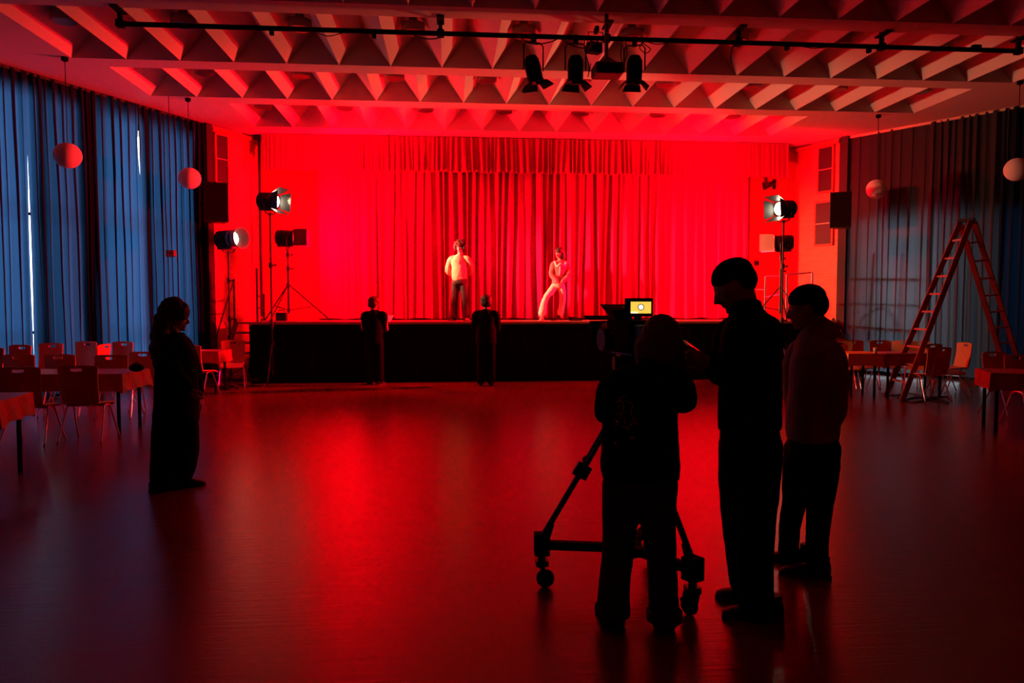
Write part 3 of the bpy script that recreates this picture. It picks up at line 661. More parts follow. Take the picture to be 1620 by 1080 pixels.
# ------------------------------------------------------------------ chairs and tables
def make_chair():
    t = empty('stacking_chair')
    mb = MB(); N = 10; rs = []
    # backrest shell with a handle slot: built as strips around the slot
    def bp(u, v): # u -1..1, v 0..1
        wd = (.195+.02*v)*u; z = .46+.44*v; y = -.2-.07*v-.02*math.sin(v*math.pi)+.035*u*u; return V((wd, y, z))
    us = [-1, -.8, -.6, -.28, 0, .28, .6, .8, 1]; vsx = [0, .2, .4, .6, .75, .86, .93, 1]
    idx = {}; th = V((0, .014, 0))
    for i, u in enumerate(us):
        for j, v in enumerate(vsx):
            dz = V((0, 0, 0))
            if j == 7: dz = V((0, 0, -.02*abs(u)**6))
            if j == 5 and abs(u) < .1: dz = V((0, 0, -.006))
            idx[i, j] = (len(mb.v), len(mb.v)+1); p = bp(u, v)+dz; mb.v += [p, p+th]
    def cell(i, j): return not (i in (3, 4) and j == 5)
    for i in range(len(us)-1):
        for j in range(len(vsx)-1):
            if not cell(i, j): continue
            A, B, C_, D_ = idx[i, j], idx[i+1, j], idx[i+1, j+1], idx[i, j+1]
            mb.f += [(A[0], B[0], C_[0], D_[0]), (A[1], D_[1], C_[1], B[1])]
            for (P, Q, ni, nj) in ((A, B, i, j-1), (B, C_, i+1, j), (C_, D_, i, j+1), (D_, A, i-1, j)):
                if not (0 <= ni < len(us)-1 and 0 <= nj < len(vsx)-1) or not cell(ni, nj): mb.f.append((P[0], P[1], Q[1], Q[0]))
    mb.build('backrest', 'wood', t)
    mb = MB(); rs = []
    for k in range(9):
        y = -.2+.42*k/8; z = .455+.012*math.cos(k/8*math.pi)-(.03 if k == 8 else 0)-(.008 if k == 7 else 0); w_ = .2
        rs.append([(x*w_, y, z+dz+.012*x*x) for dz in (0,) for x in (-1, -.6, 0, .6, 1)]+[(x*w_, y, z-.014+.012*x*x) for x in (1, .6, 0, -.6, -1)])
    mb.rings(rs); mb.build('seat', 'wood', t)
    for s_ in (-1, 1):
        pts = catmull([(s_*.235, -.25, .01), (s_*.21, -.12, .3), (s_*.2, -.07, .415), (s_*.2, 0, .432), (s_*.2, .07, .415), (s_*.21, .12, .3), (s_*.235, .24, .01)], 6)
        MB().tube(pts, .0105, 8).build('leg_frame', 'chrome', t, smooth=True)
    mb = MB(); mb.cyl((-.2, -.06, .428), (.2, -.06, .428), .01, n=8); mb.cyl((-.2, .08, .428), (.2, .08, .428), .01, n=8); mb.tube([(-.12, -.06, .43), (-.12, -.23, .45), (-.12, -.27, .62)], .009, 6); mb.tube([(.12, -.06, .43), (.12, -.23, .45), (.12, -.27, .62)], .009, 6)
    mb.build('seat_frame', 'chrome', t); return t
# local +y is the side the sitter faces; backrest at -y
chair0 = make_chair(); used = [False]
def chair(x, y, rz, lab, group):
    global chair0
    t = chair0 if not used[0] else copy_tree(chair0)
    used[0] = True; t.location = (x, y, 0); t.rotation_euler = (0, 0, rz); t.scale = (1, 1, 1); tag(t, lab, 'chair', group); return t
def cpos(px, py, top=.9):     # chair centre whose back top is seen at px,py
    p = at_z(px, py, top); return p
GL, GR = 'stacking chairs on the left side of the hall', 'stacking chairs on the right side of the hall'
for x_, y_, rz, lab in ((-6.59, 11.6, 2.8, 'red-lit chair in the back row under the thin daylight slit'), (-6.38, 12.1, 2.9, 'red-lit chair in the back row, second visible one beside the slit chair'),
                        (-6.1, 12.6, 2.8, 'tallest looking red-lit chair in the back row below the dark curtain fold'), (-5.48, 12.5, 2.75, 'red-lit chair in the back row left of the long-haired person'),
                        (-6.58, 10.9, 2.7, 'red-lit chair cut off by the left picture edge')):
    chair(x_, y_, rz, lab, GL).scale = (1, 1, 1.07)
chair(-6.13, 13.2, 1.5, 'narrow red-lit chair seen edge-on behind the back row', GL)
p = cpos(226, 534); chair(-4.95, 12.55, 1.9, 'tilted red chair seen from the side right beside the long-haired person', GL)
for px, py, lab in ((29, 560, 'dark chair back behind the long table, left of its blue gap'), (95, 560, 'dark chair back behind the long table, second from left'),
                    (174, 561, 'dark chair back behind the long table, third from left'), (229, 556, 'dark chair back behind the table end next to the person')):
    p = cpos(px, py); chair(p.x, p.y+.25, R(random.uniform(-6, 6)), lab, GL)
for px, py, lab in ((28, 580, 'nearest dark chair at the long table, with a bright handle slot, left one'), (121, 578, 'nearest dark chair pushed to the middle of the long table')):
    p = cpos(px, py); chair(p.x, p.y+.25, R(random.uniform(-3, 6)), lab, GL)
chair(-4.25, 12.95, R(-20), 'chair with chrome legs at the small table right of the long-haired person', GL)
chair(-4.05, 14.15, R(190), 'chair behind the small table near the lamp stand', GL)

def table(x, y, rz, L, Wd, lab, clab, legm='matte', cm='tablecloth', drop=.2, gap=None):
    t = empty('folding_table', (x, y, 0), rz, lab, 'table', 'tables along the sides of the hall')
    MB().box((0, 0, .73), (L, Wd, .03)).build('tabletop', 'wood', t, bevel=.005)
    for sx_ in (-1, 1):
        for sy_ in (-1, 1): MB().cyl((sx_*(L/2-.08), sy_*(Wd/2-.08), 0), (sx_*(L/2-.08), sy_*(Wd/2-.08), .715), .021, n=10).build('leg', legm, t)
    # cloth
    mb = MB(); nx, ny = max(8, int(L/.07)), 12; z = .7485; o = .012
    rim = []
    for i in range(nx): rim.append((-L/2-o+(L+2*o)*i/nx, -Wd/2-o))
    for i in range(ny): rim.append((L/2+o, -Wd/2-o+(Wd+2*o)*i/ny))
    for i in range(nx): rim.append((L/2+o-(L+2*o)*i/nx, Wd/2+o))
    for i in range(ny): rim.append((-L/2-o, Wd/2+o-(Wd+2*o)*i/ny))
    k = len(rim); top = [V((a, b, z)) for a, b in rim]
    rings_ = [top]
    for lv in (.5, 1.0):
        rr_ = []
        for i, (a, b) in enumerate(rim):
            nrm = V((a/(L/2+o), b/(Wd/2+o), 0)); nx_ = V((math.copysign(1, a) if abs(nrm.x) > .99 else 0, math.copysign(1, b) if abs(nrm.y) > .99 else 0, 0))
            wv = .02*lv*(1+math.sin(i*1.3+x*3)); cr = .035*lv if nx_.length > 1.2 else 0
            rr_.append(V((a, b, z-drop*lv-cr))+nx_*wv)
        rings_.append(rr_)
    for r_ in rings_: mb.v += r_
    for lv in range(2):
        for i in range(k): mb.f.append((lv*k+i, lv*k+(i+1) % k, (lv+1)*k+(i+1) % k, (lv+1)*k+i))
    mb.f.append(tuple(range(k)))
    c_ = mb.build('tablecloth', cm); c_.location = (x, y, 0); c_.rotation_euler = (0, 0, rz); sm = c_.modifiers.new('thick', 'SOLIDIFY'); sm.thickness = .004; sm.offset = 1
    tag(c_, clab, 'tablecloth', 'cloths on the side tables'); return t
table(-5.52, 9.55, R(-1.5), 3.25, .72, 'long table with black legs behind the two nearest dark chairs', 'red cloth on the long table left of the long-haired person', cm='redcloth')
p = at_z(30, 636, .75); table(p.x-1.0, p.y+.3, R(8), 1.5, .7, 'table with a red cloth corner at the lower left picture edge', 'red cloth corner at the lower left picture edge', cm='redcloth')
table(-4.62, 13.7, R(-4), 1.15, .62, 'small table right of the long-haired person, before the stage steps', 'red cloth on the small table before the stage steps', cm='redcloth')
# right side
pr = at_z(1362, 558, .75); table(pr.x, pr.y+.1, R(-6), .55, .6, 'small table with an orange cloth behind the person in the hooded top', 'bright orange cloth lit by the lamps, left of the ladder')
pr = at_z(1430, 560, .75); table(pr.x+.32, pr.y+.4, R(-4), 1.05, .6, 'table with a red cloth behind the lower end of the ladder', 'dull red cloth behind the ladder rails', cm='redcloth')
pr = at_z(1592, 585, .75); table(pr.x+.35, pr.y-.35, R(-24), 1.5, .7, 'table with a red cloth at the right picture edge', 'dark red cloth at the right picture edge', cm='redcloth')
for px, py, rz, lab in ((1349, 538, R(185), 'dark red chair facing the hall, nearest the right brick corner'), (1392, 538, R(178), 'dark red chair facing the hall under the window bars'),
                        (1488, 549, R(4), 'dark chair seen from behind with a lit handle slot, right of the ladder foot'), (None, (8.35, 11.8), R(200), 'orange-topped chair standing just behind the dark backed chair'),
                        (None, (8.87, 12.4), R(86), 'slanted orange and red chair turned to the left, right of the ladder foot'),
                        (None, (7.82, 9.75), R(190), 'dark chair behind the table at the right edge, left one'), (1608, 561, R(185), 'dark chair behind the table at the right edge, cut by the frame')):
    if px is None: chair(py[0], py[1], rz, lab, GR); continue
    p = cpos(px, py); q_ = V((math.sin(rz), -math.cos(rz), 0))*.25; chair(p.x-q_.x, p.y-q_.y, rz, lab, GR)
chair(7.1, 12.78, R(170), 'chair with chrome legs tucked behind the orange table', GR)
chair(8.45, 12.7, R(150), 'chair with chrome legs behind the lower ladder rails', GR)
chair(8.6, 13.3, R(-40), 'chair close to the grey curtain, behind the ladder and the dark backed chair', GR)

p = at_z(1390, 560, .75); t = empty('drinking_cup', (p.x, p.y+.1, .754), 0, 'small cup on the cloth left of the ladder', 'cup'); MB().lathe((0, 0, 0), [(.025, 0), (.035, .1), (.032, .1), (.022, .01)], 16).build('cup_wall', 'cream', t, smooth=True); MB().lathe((0, 0, .0), [(.023, .002), (.023, .008)], 16).build('cup_base', 'cream', t)
p = at_z(216, 588, .755); t = empty('black_pouch', (p.x, p.y, .756), 0, 'small black lump-shaped pouch on the long table near its right end', 'pouch'); MB().ball((0, 0, .05), (.09, .06, .05), 14, 8).build('pouch_body', 'matte', t, smooth=True); MB().tube([(-.04, 0, .09), (0, 0, .12), (.04, 0, .09)], .006, 6).build('pouch_strap', 'matte', t)

# ------------------------------------------------------------------ ladder
def ladder():
    A = at_z(1411, 631, 0); Bf = at_z(1597, 600, 0)
    top = at_depth(1527, 350, 11.9)
    base = V((A.x, A.y, 0)); t = empty('stepladder', base, 0, 'tall red double stepladder standing open before the grey curtains', 'ladder')
    def section(f0, f1, t0, t1, n, nm):
        f0, f1, t0, t1 = [V(q)-base for q in (f0, f1, t0, t1)]
        for a, b in ((f0, t0), (f1, t1)): MB().bar(a, b, .085, .032, (f1-f0).normalized()).build('side_rail', 'ladder', t, bevel=.004)
        for k in range(1, n): u = k/n; MB().bar(f0.lerp(t0, u), f1.lerp(t1, u), .03, .03).build('rung', 'rung', t)
    # front section: rails seen close together; back section: splayed away to the right
    f0 = at_z(1402, 628, 0); f1 = at_z(1424, 634, 0)
    t0 = at_depth(1519, 352, 12.1); t1 = at_depth(1536, 350, 11.95)
    # real ladder width about 0.45 m: push the far rail back along the line of sight
    f0 = at_z(1401, 626, 0); f1 = at_z(1427, 634, 0)
    section(f0, f1, t0, t1, 10, 'front')
    g0 = at_z(1598, 612, 0)-V((0, 0, 0)); g1 = at_z(1622, 606, 0)
    section(g0, g1, at_depth(1520, 356, 12.1), at_depth(1541, 351, 11.95), 10, 'back')
    mb = MB(); mb.cyl(at_depth(1515, 350, 12.1)-base, at_depth(1542, 347, 11.9)-base, .03, n=12); mb.build('hinge_rod', 'steel', t)
    return t
ladder()
for k, (pts, lab) in enumerate((([(1428, 634), (1450, 628), (1480, 634), (1500, 637), (1480, 630), (1445, 636), (1420, 628)], 'black cable coiled on the floor at the foot of the ladder'),
                                ([(1395, 622), (1415, 625), (1440, 622), (1470, 628), (1505, 626)], 'dark cable lying on the floor behind the ladder foot'),
                                ([(330, 608), (352, 611), (375, 607), (400, 610), (425, 607)], 'dark cable lying on the floor before the stage steps'),
                                ([(340, 612), (360, 616), (372, 612), (360, 608), (352, 613), (378, 614)], 'coiled cable on the floor under the left lamp stand'))):
    cable([at_z(a, b, .012) for a, b in pts], .011, lab, 'floor_cable', group='cables on the floor')

# things on the stage
p = at_z(903, 506, SH); t = empty('stage_monitor', (p.x, 15.9, SH), 0, 'low black wedge box on the stage right of the posing performer', 'stage monitor')
mb = MB(); mb.add([(-.13, -.1, 0), (.13, -.1, 0), (.13, .1, 0), (-.13, .1, 0), (-.12, -.08, .07), (.13, -.08, .05), (.13, .08, .06), (-.15, .08, .09)], [(0, 3, 2, 1), (4, 5, 6, 7), (0, 1, 5, 4), (1, 2, 6, 5), (2, 3, 7, 6), (3, 0, 4, 7)]); mb.build('cabinet', 'matte', t, bevel=.006)
MB().box((0, -.1, .03), (.2, .01, .03)).build('front_grille', 'grille', t)
mb = MB(); p = at_z(443, 504, SH+.05); t = empty('lamp_ballast', (p.x, 16.1, SH), 0, 'small dark box with a bent handle by the lamp on the left stage end', 'ballast box'); MB().box((0, 0, .09), (.22, .16, .17)).build('box_body', 'black', t, bevel=.01); MB().tube([(-.07, 0, .17), (-.05, 0, .23), (.05, 0, .23), (.07, 0, .17)], .01, 6).build('handle', 'black', t)

# ------------------------------------------------------------------ people
def limb(mb, pts, rad, k=5, n=14): return mb.tube(catmull(pts, k), lerpl(rad, k), n, caps=True)
def head_frame(yaw, pitch, roll=0): return Matrix.Rotation(yaw, 3, 'Z') @ Matrix.Rotation(pitch, 3, 'X') @ Matrix.Rotation(roll, 3, 'Y')
def head_shape(mb, c, Rm, s=1.0):
    """local: y forward, z up, x to the person's right side of the picture when facing away"""
    rs = []; n, m = 28, 22
    for i in range(m+1):
        th = math.pi*(.03+.94*i/m); r_ = []
        for j in range(n):
            ph = 2*math.pi*j/n; x, y, z = math.sin(th)*math.cos(ph), math.sin(th)*math.sin(ph), -math.cos(th)
            w, d, h = .076, .097, .118
            if z < 0: w *= 1-.34*(-z)**1.4; d *= (1-.1*(-z)) if y > 0 else (1-.45*(-z)**1.2)
            X, Y, Z = x*w, y*d, z*h
            for ex in (-.031, .031):
                g = math.exp(-(((X-ex)/.016)**2+((Z-.004)/.013)**2))
                if y > .3: Y -= .009*g
            if y > .3: Y += .004*math.exp(-((Z-.028)/.01)**2)*math.exp(-(X/.045)**2)
            r_.append(c+Rm @ (V((X, Y, Z))*s))
        rs.append(r_)
    mb.rings(rs)
    def P(x, y, z): return c+Rm @ (V((x, y, z))*s)
    mb.tube([P(0, .09, .022), P(0, .104, -.004), P(0, .117, -.026), P(0, .1, -.034)], [.008*s, .01*s, .014*s, .011*s], 8, caps=True)
    for e in (-1, 1): mb.ball(P(e*.011, .102, -.029), .009*s, 8, 6)
    mb.tube([P(-.022, .087, -.053), P(0, .097, -.05), P(.022, .087, -.053)], [.004*s, .007*s, .004*s], 6, caps=True)
    mb.tube([P(-.02, .085, -.062), P(0, .095, -.063), P(.02, .085, -.062)], [.004*s, .008*s, .004*s], 6, caps=True)
    mb.ball(P(0, .078, -.092), (.022*s, .02*s, .018*s), 10, 8)
    for e in (-1, 1): mb.ball(P(e*.078, -.008, -.006), V((.01, .02, .032))*s, 10, 8, Rm)
def eyes(par, c, Rm, s=1.0):
    for e in (-1, 1):
        o = MB().ball(c+Rm @ (V((e*.031, .079, .004))*s), .0125*s, 12, 8).build('eye', 'eye', par, smooth=True)
        MB().ball(c+Rm @ (V((e*.031, .0875, .004))*s), .0058*s, 8, 6).build('iris', 'iris', o, smooth=True)
def hand(mb, wrist, d, nrm, thumb, curl=.5, s=1.0):
    """d: pointing direction, nrm: back-of-hand normal, thumb: +1/-1 side of the thumb along d x nrm"""
    d = V(d).normalized(); nrm = V(nrm); nrm = (nrm-d*nrm.dot(d)).normalized(); sd = d.cross(nrm)*thumb; wrist = V(wrist)
    mb.ell([(wrist-d*.01*s, sd*.024*s, nrm*.018*s), (wrist+d*.02*s, sd*.031*s, nrm*.017*s), (wrist+d*.06*s, sd*.041*s, nrm*.015*s), (wrist+d*.09*s, sd*.04*s, nrm*.012*s), (wrist+d*.098*s, sd*.034*s, nrm*.007*s)], 16)
    for k, (off, L) in enumerate(((.0295, .074), (.0098, .084), (-.0098, .078), (-.0288, .06))):
        p = wrist+d*(.083 if k < 3 else .076)*s+sd*off*s; dd = (d+sd*(off*3.2)).normalized(); pts = [p]; a = curl*.55
        for seg, f in enumerate((.45, .31, .24)):
            dd = (Matrix.Rotation(-a*1.2 if True else 0, 3, d.cross(nrm)) @ dd); 
            if (dd.dot(nrm) > d.dot(nrm)+.01 and seg == 0): dd = Matrix.Rotation(2*a*1.2, 3, d.cross(nrm)) @ dd; flip[0] = -1
            pts.append(pts[-1]+dd*L*f*s)
        # curl always towards the palm (-nrm)
        q = [pts[0]]; ang = 0
        base = (d+sd*(off*3.2)).normalized()
        for f, da in ((.45, .7), (.31, 1.0), (.24, .8)):
            ang += curl*da; q.append(q[-1]+(base*math.cos(ang)-nrm*math.sin(ang))*L*f*s)
        mb.tube(catmull(q, 3), lerpl([.0088*s, .0084*s, .0078*s, .0068*s], 3), 8, caps=True)
    b = wrist+d*.025*s+sd*.026*s; td = (d*.75+sd*.75-nrm*.25).normalized()
    p1 = b+td*.038*s; p2 = p1+(td*.9+d*.4-nrm*.3*curl-sd*.2*curl).normalized()*.032*s; p3 = p2+(d*.9-nrm*.5*curl-sd*.2*curl+td*.3).normalized()*.024*s
    mb.tube(catmull([b, p1, p2, p3], 3), lerpl([.014*s, .011*s, .0095*s, .0078*s], 3), 8, caps=True)
flip = [1]
def remesh(o, vox, smooth=2, disp=0, size=.12):
    r = o.modifiers.new('union', 'REMESH'); r.mode = 'VOXEL'; r.voxel_size = vox; r.use_smooth_shade = True
    if smooth: s = o.modifiers.new('relax', 'SMOOTH'); s.iterations = smooth; s.factor = .5
    if disp:
        key = 'folds%.2f' % size; tx = bpy.data.textures.get(key) or bpy.data.textures.new(key, 'CLOUDS'); tx.noise_scale = size
        d = o.modifiers.new('folds', 'DISPLACE'); d.texture = tx; d.strength = disp; d.mid_level = .5; d.texture_coords = 'GLOBAL'
    return o
def shoe(par, ankle_ground, ang, s=1.0, m='shoe', heel=0, name='shoe'):
    """ang: heading, 0 = away from the viewer (+y local)"""
    d = V((-math.sin(ang), math.cos(ang), 0)); x = V((d.y, -d.x, 0)); z = V((0, 0, 1)); a = V(ankle_ground)
    rows_ = [(-.085, .026, .03, .05+heel), (-.07, .034, .045, .05+heel), (-.02, .036, .05, .05+heel*.8), (.05, .04, .036, .036+heel*.4), (.11, .046, .028, .028), (.155, .038, .022, .022), (.18, .018, .014, .016)]
    mb = MB(); mb.ell([(a+d*(y*s)+z*(zz*s), x*(w*s), z*(h*s)) for y, w, h, zz in rows_], 16)
    mb.ell([(a+z*(.06+heel)*s-d*.035*s, x*.036*s, d*.045*s), (a+z*(.12+heel)*s-d*.035*s, x*.038*s, d*.046*s)], 14)
    o = mb.build(name, m, par); remesh(o, .006 if s*1 > .5 and par.get('near') else .01, 1)
    mb = MB(); sr = [(-.088, .024), (-.07, .037), (-.02, .038), (.05, .042), (.11, .049), (.155, .041), (.184, .018)]
    if heel: mb.cyl(a-d*.06*s, a-d*.05*s+z*heel*s, .008*s, .014*s, n=8)
    L = [a+d*y*s+x*w*s for y, w in sr]+[a+d*y*s-x*w*s for y, w in reversed(sr)]
    def lift(p):
        u = (p-a).dot(d)/s; return z*(heel*max(0, min(1, (.08-u)/.14)))*s
    mb.rings([[p+z*.002+lift(p) for p in L], [p+z*(.016*s)+lift(p) for p in L]]); mb.build('shoe_sole', 'sole' if not heel else m, o)
    return o
def torso(mb, rings_, yaw, n=24):
    """rings: (center, half width, half depth)"""
    r_ = Matrix.Rotation(yaw, 3, 'Z'); mb.ell([(c, r_ @ V((a, 0, 0)), r_ @ V((0, b, 0))) for c, a, b in rings_], n)

class Person:
    def __init__(s, foot_px, foot_py, foot_z, label, near=True, d=None):
        s.root = at_z(foot_px, foot_py, foot_z) if d is None else at_depth(foot_px, foot_py, d)
        s.root.z = foot_z; s.d = (s.root-V((0, 0, HC))).dot(FW)
        s.t = empty('person', s.root, -YAW, label, 'person'); s.Ri = Matrix.Rotation(YAW, 3, 'Z'); s.near = near
        if near: s.t['near'] = 1
        s.vb = .0065 if near else .011; s.vc = .011 if near else .016; s.body = MB()
    def J(s, px, py, dv=0):
        w = at_depth(px, py, s.d+dv); return s.Ri @ (w-s.root)
    def finish(s, m='skin'):
        o = s.body.build('body', m, s.t); remesh(o, s.vb, 1); del_near = s.t; 
        return o
    def cloth(s, name, mb, m, disp=.012, size=.12, smooth=3, vox=None, label=None):
        o = mb.build(name, m, s.t, label=label); remesh(o, vox or s.vc, smooth, disp, size); return o
def base_body(P, pel, chest, neckb, hc, Rm, sh, el, wr, hip, kn, an, yaw, s=1.0, hands=None):
    b = P.body
    head_shape(b, hc, Rm, s)
    limb(b, [neckb-V((0, 0, .03)), neckb.lerp(hc, .45)+Rm @ V((0, -.02, 0)), hc+Rm @ V((0, -.02, -.04))], [.062*s, .052*s, .05*s])
    torso(b, [(pel-V((0, 0, .08)), .1*s, .08*s), (pel, .13*s, .09*s), (pel.lerp(chest, .5), .12*s, .085*s), (chest, .145*s, .095*s), (neckb-V((0, 0, .06)), .11*s, .07*s), (neckb, .06*s, .055*s)], yaw)
    for i in (0, 1):
        limb(b, [neckb.lerp(sh[i], .35)-V((0, 0, .03)), sh[i]-V((0, 0, .02)), sh[i].lerp(el[i], .5), el[i], el[i].lerp(wr[i], .5), wr[i]], [.05*s, .05*s, .045*s, .037*s, .034*s, .025*s])
        limb(b, [hip[i], hip[i].lerp(kn[i], .5), kn[i], kn[i].lerp(an[i], .35), an[i]], [.066*s, .064*s, .05*s, .048*s, .034*s])
        limb(b, [an[i], an[i]-V((0, 0, .03))], [.036*s, .04*s])
    if hands:
        for h in hands: hand(b, *h)

def hair_cap(mb, hc, Rm, s, back=.06, drop=0.0, grow=.014):
    """skull cap that leaves the face free"""
    rs = []; n, m = 26, 14
    for i in range(m+1):
        th = math.pi*(.5*i/m); r_ = []
        for j in range(n):
            ph = 2*math.pi*j/n; x, y, z = math.sin(th)*math.cos(ph), math.sin(th)*math.sin(ph), math.cos(th)
            low = .02 if y > .45 else (-.02 if y > 0 else -.06-drop)
            Z = z*.118+(1-z)*low*1.0
            r_.append(hc+Rm @ (V((x*(.076+grow), y*(.097+grow)-(.012 if y > 0 else 0), Z+(grow if z > .2 else 0)))*s))
        if i == 0: r_ = [hc+Rm @ (V((.004*math.cos(2*math.pi*j/n), .004*math.sin(2*math.pi*j/n), .118+grow))*s) for j in range(n)]
        rs.append(r_)
    mb.rings(rs)

# --- camera operator, seen from behind
P = Person(1008, 990, 0, 'person in a black printed-back top and dark jeans operating the film camera, seen from behind'); J = P.J
hc = J(1044, 538, .12); Rm = head_frame(R(25), R(-12)); pel = J(1014, 748); ch = J(1018, 640, .05); nb = J(1035, 585, .08)
sh = [J(972, 600, .07), J(1078, 598, .05)]; el = [J(960, 650, .2), J(1084, 634, .2)]; wr = [J(985, 590, .42), J(1020, 582, .42)]
hip = [J(985, 770), J(1043, 770)]; kn = [J(981, 868, .03), J(1045, 872, -.01)]; an = [J(971, 962, 0), J(1050, 974, -.03)]
base_body(P, pel, ch, nb, hc, Rm, sh, el, wr, hip, kn, an, 0, .96, hands=[(wr[0], (.1, .9, .3), (-.9, 0, .4), 1, .9, .95), (wr[1], (-.3, .9, .2), (.9, .2, .4), -1, .9, .95)])
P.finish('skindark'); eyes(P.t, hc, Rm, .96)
mb = MB()
torso(mb, [(J(1014, 757), .19, .135), (J(1013, 735), .196, .14), (J(1012, 690, .01), .19, .135), (J(1014, 645, .03), .185, .13), (J(1022, 612, .05), .195, .125), (J(1026, 592, .06), .165, .1), (J(1034, 578, .08), .08, .075), (J(1036, 566, .09), .075, .07)], 0)
limb(mb, [J(1000, 602, .06), J(974, 608, .07), J(963, 632, .12), J(961, 652, .2), J(975, 620, .32), wr[0]-V((0, .02, 0))], [.075, .078, .07, .066, .056, .045])
limb(mb, [J(1050, 600, .05), J(1068, 604, .06), J(1078, 618, .12), J(1081, 634, .2), J(1058, 612, .32), wr[1]-V((0, .02, 0))], [.075, .08, .072, .066, .056, .045])
jk = P.cloth('jacket', mb, 'blackcloth', .014, .1)
mb = MB(); torso(mb, [(J(1013, 735), .17, .12), (J(1013, 765), .172, .125), (J(1012, 795), .165, .115)], 0)
limb(mb, [J(984, 765), J(981, 810), J(978, 868, .02), J(972, 925), J(969, 968)], [.098, .092, .078, .078, .082])
limb(mb, [J(1042, 765), J(1040, 810), J(1046, 872, 0), J(1049, 930, -.02), J(1051, 976, -.03)], [.098, .092, .075, .074, .075])
P.cloth('trousers', mb, 'jeans', .008, .08)
for c_ in (J(969, 962), J(1051, 970, -.03)):
    mb = MB(); mb.lathe(c_-V((0, 0, .035)), [(.08, 0), (.087, .005), (.088, .05), (.078, .055)], 20); mb.build('turned_up_cuff', mat('washed_denim_inside', (.05, .045, .04), .9, noise_amt=.2), P.t, smooth=False)
for a_, g in ((J(971, 985, .0), R(12)), (J(1050, 990, -.02), R(-8))): a_.z = 0; shoe(P.t, a_, g, 1.0)
mb = MB(); r2 = Rm
for k, (c0, rr_) in enumerate(((V((0, -.015, .02)), (.1, .11, .112)), (V((0, -.045, -.05)), (.1, .075, .1)), (V((-.08, .04, -.06)), (.035, .07, .1)), (V((.078, .02, -.05)), (.03, .07, .09)), (V((0, -.045, -.1)), (.085, .06, .045)))): mb.ball(hc+Rm @ c0, rr_, 18, 12, Rm)
mb2 = mb; P.cloth('bobbed_hair', mb2, 'redhair', .012, .03, vox=.008)
JK_OP = (P, jk)

# --- tall man with a beanie
P = Person(1190, 980, 0, 'tall person in a black jacket and beanie looking down at a phone, facing left'); J = P.J
hc = J(1163, 452, -.0); Rm = head_frame(R(72), R(-30)); bw = R(50)
pel = J(1186, 690); ch = J(1188, 575); nb = J(1181, 492)
sh = [J(1153, 520, .13), J(1217, 524, -.11)]; el = [J(1142, 596, .2), J(1178, 622, -.16)]; wr = [J(1112, 566, .14), J(1126, 574, .0)]
hip = [J(1170, 700, .06), J(1203, 702, -.05)]; kn = [J(1168, 815, .1), J(1198, 825, -.04)]; an = [J(1168, 915, .2), J(1196, 955, .0)]
base_body(P, pel, ch, nb, hc, Rm, sh, el, wr, hip, kn, an, bw, 1.05, hands=[(wr[0], (-.9, .1, .15), (-.1, .3, -.9), 1, .55, 1.0), (wr[1], (-.85, .15, .3), (.1, -.9, -.3), -1, .7, 1.0)])
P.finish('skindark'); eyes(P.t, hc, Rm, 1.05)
mb = MB(); torso(mb, [(J(1186, 678), .2, .145), (J(1186, 655), .2, .148), (J(1187, 610), .195, .145), (J(1187, 560), .2, .14), (J(1188, 528), .205, .13), (J(1186, 503), .15, .1), (J(1181, 488), .08, .08), (J(1179, 473), .072, .075)], bw)
limb(mb, [J(1182, 512, .03), J(1156, 528, .12), J(1147, 560, .17), J(1143, 594, .19), J(1130, 582, .17), wr[0]+V((.02, 0, 0))], [.07, .08, .07, .062, .055, .045])
limb(mb, [J(1200, 514, -.03), J(1214, 532, -.1), J(1203, 575, -.14), J(1178, 618, -.15), J(1150, 598, -.08), wr[1]+V((.02, 0, 0))], [.075, .085, .078, .066, .056, .045])
P.cloth('jacket', mb, 'blackcloth', .014, .11)
mb = MB(); torso(mb, [(J(1186, 660), .165, .13), (J(1186, 690), .168, .14), (J(1186, 715), .16, .13)], bw)
limb(mb, [J(1170, 700, .05), J(1168, 760, .07), J(1168, 815, .1), J(1174, 870, .14), J(1180, 922, .2)], [.105, .1, .088, .085, .085])
limb(mb, [J(1204, 702, -.04), J(1200, 765, -.05), J(1196, 825, -.04), J(1194, 900, -.02), J(1197, 958, 0)], [.11, .105, .095, .09, .09])
P.cloth('trousers', mb, 'blackcloth', .01, .1)
for a_, g in ((J(1194, 938, .22), R(70)), (J(1208, 975, .0), R(78))): a_.z = 0; shoe(P.t, a_, g, 1.1)
mb = MB(); 
for c0, rr_ in ((V((0, -.012, .052)), (.083, .104, .08)), (V((0, -.04, .012)), (.082, .075, .075))): mb.ball(hc+Rm @ (c0*1.05), V(rr_)*1.05, 20, 14, Rm)
P.cloth('beanie', mb, 'beanie', .004, .03, vox=.007)
ph = P.t.matrix_basis @ (J(1097, 556, .12)) if False else at_depth(1100, 553, P.d+.12)
t = empty('mobile_phone', ph, 0, 'phone held in front by the tall person with the beanie', 'phone')
t.rotation_euler = (R(25), R(30), R(20)); MB().box((0, 0, 0), (.15, .075, .009)).build('phone_body', 'phone', t, bevel=.003); MB().box((0, 0, .005), (.138, .068, .001)).build('phone_screen', 'lensoff', t)

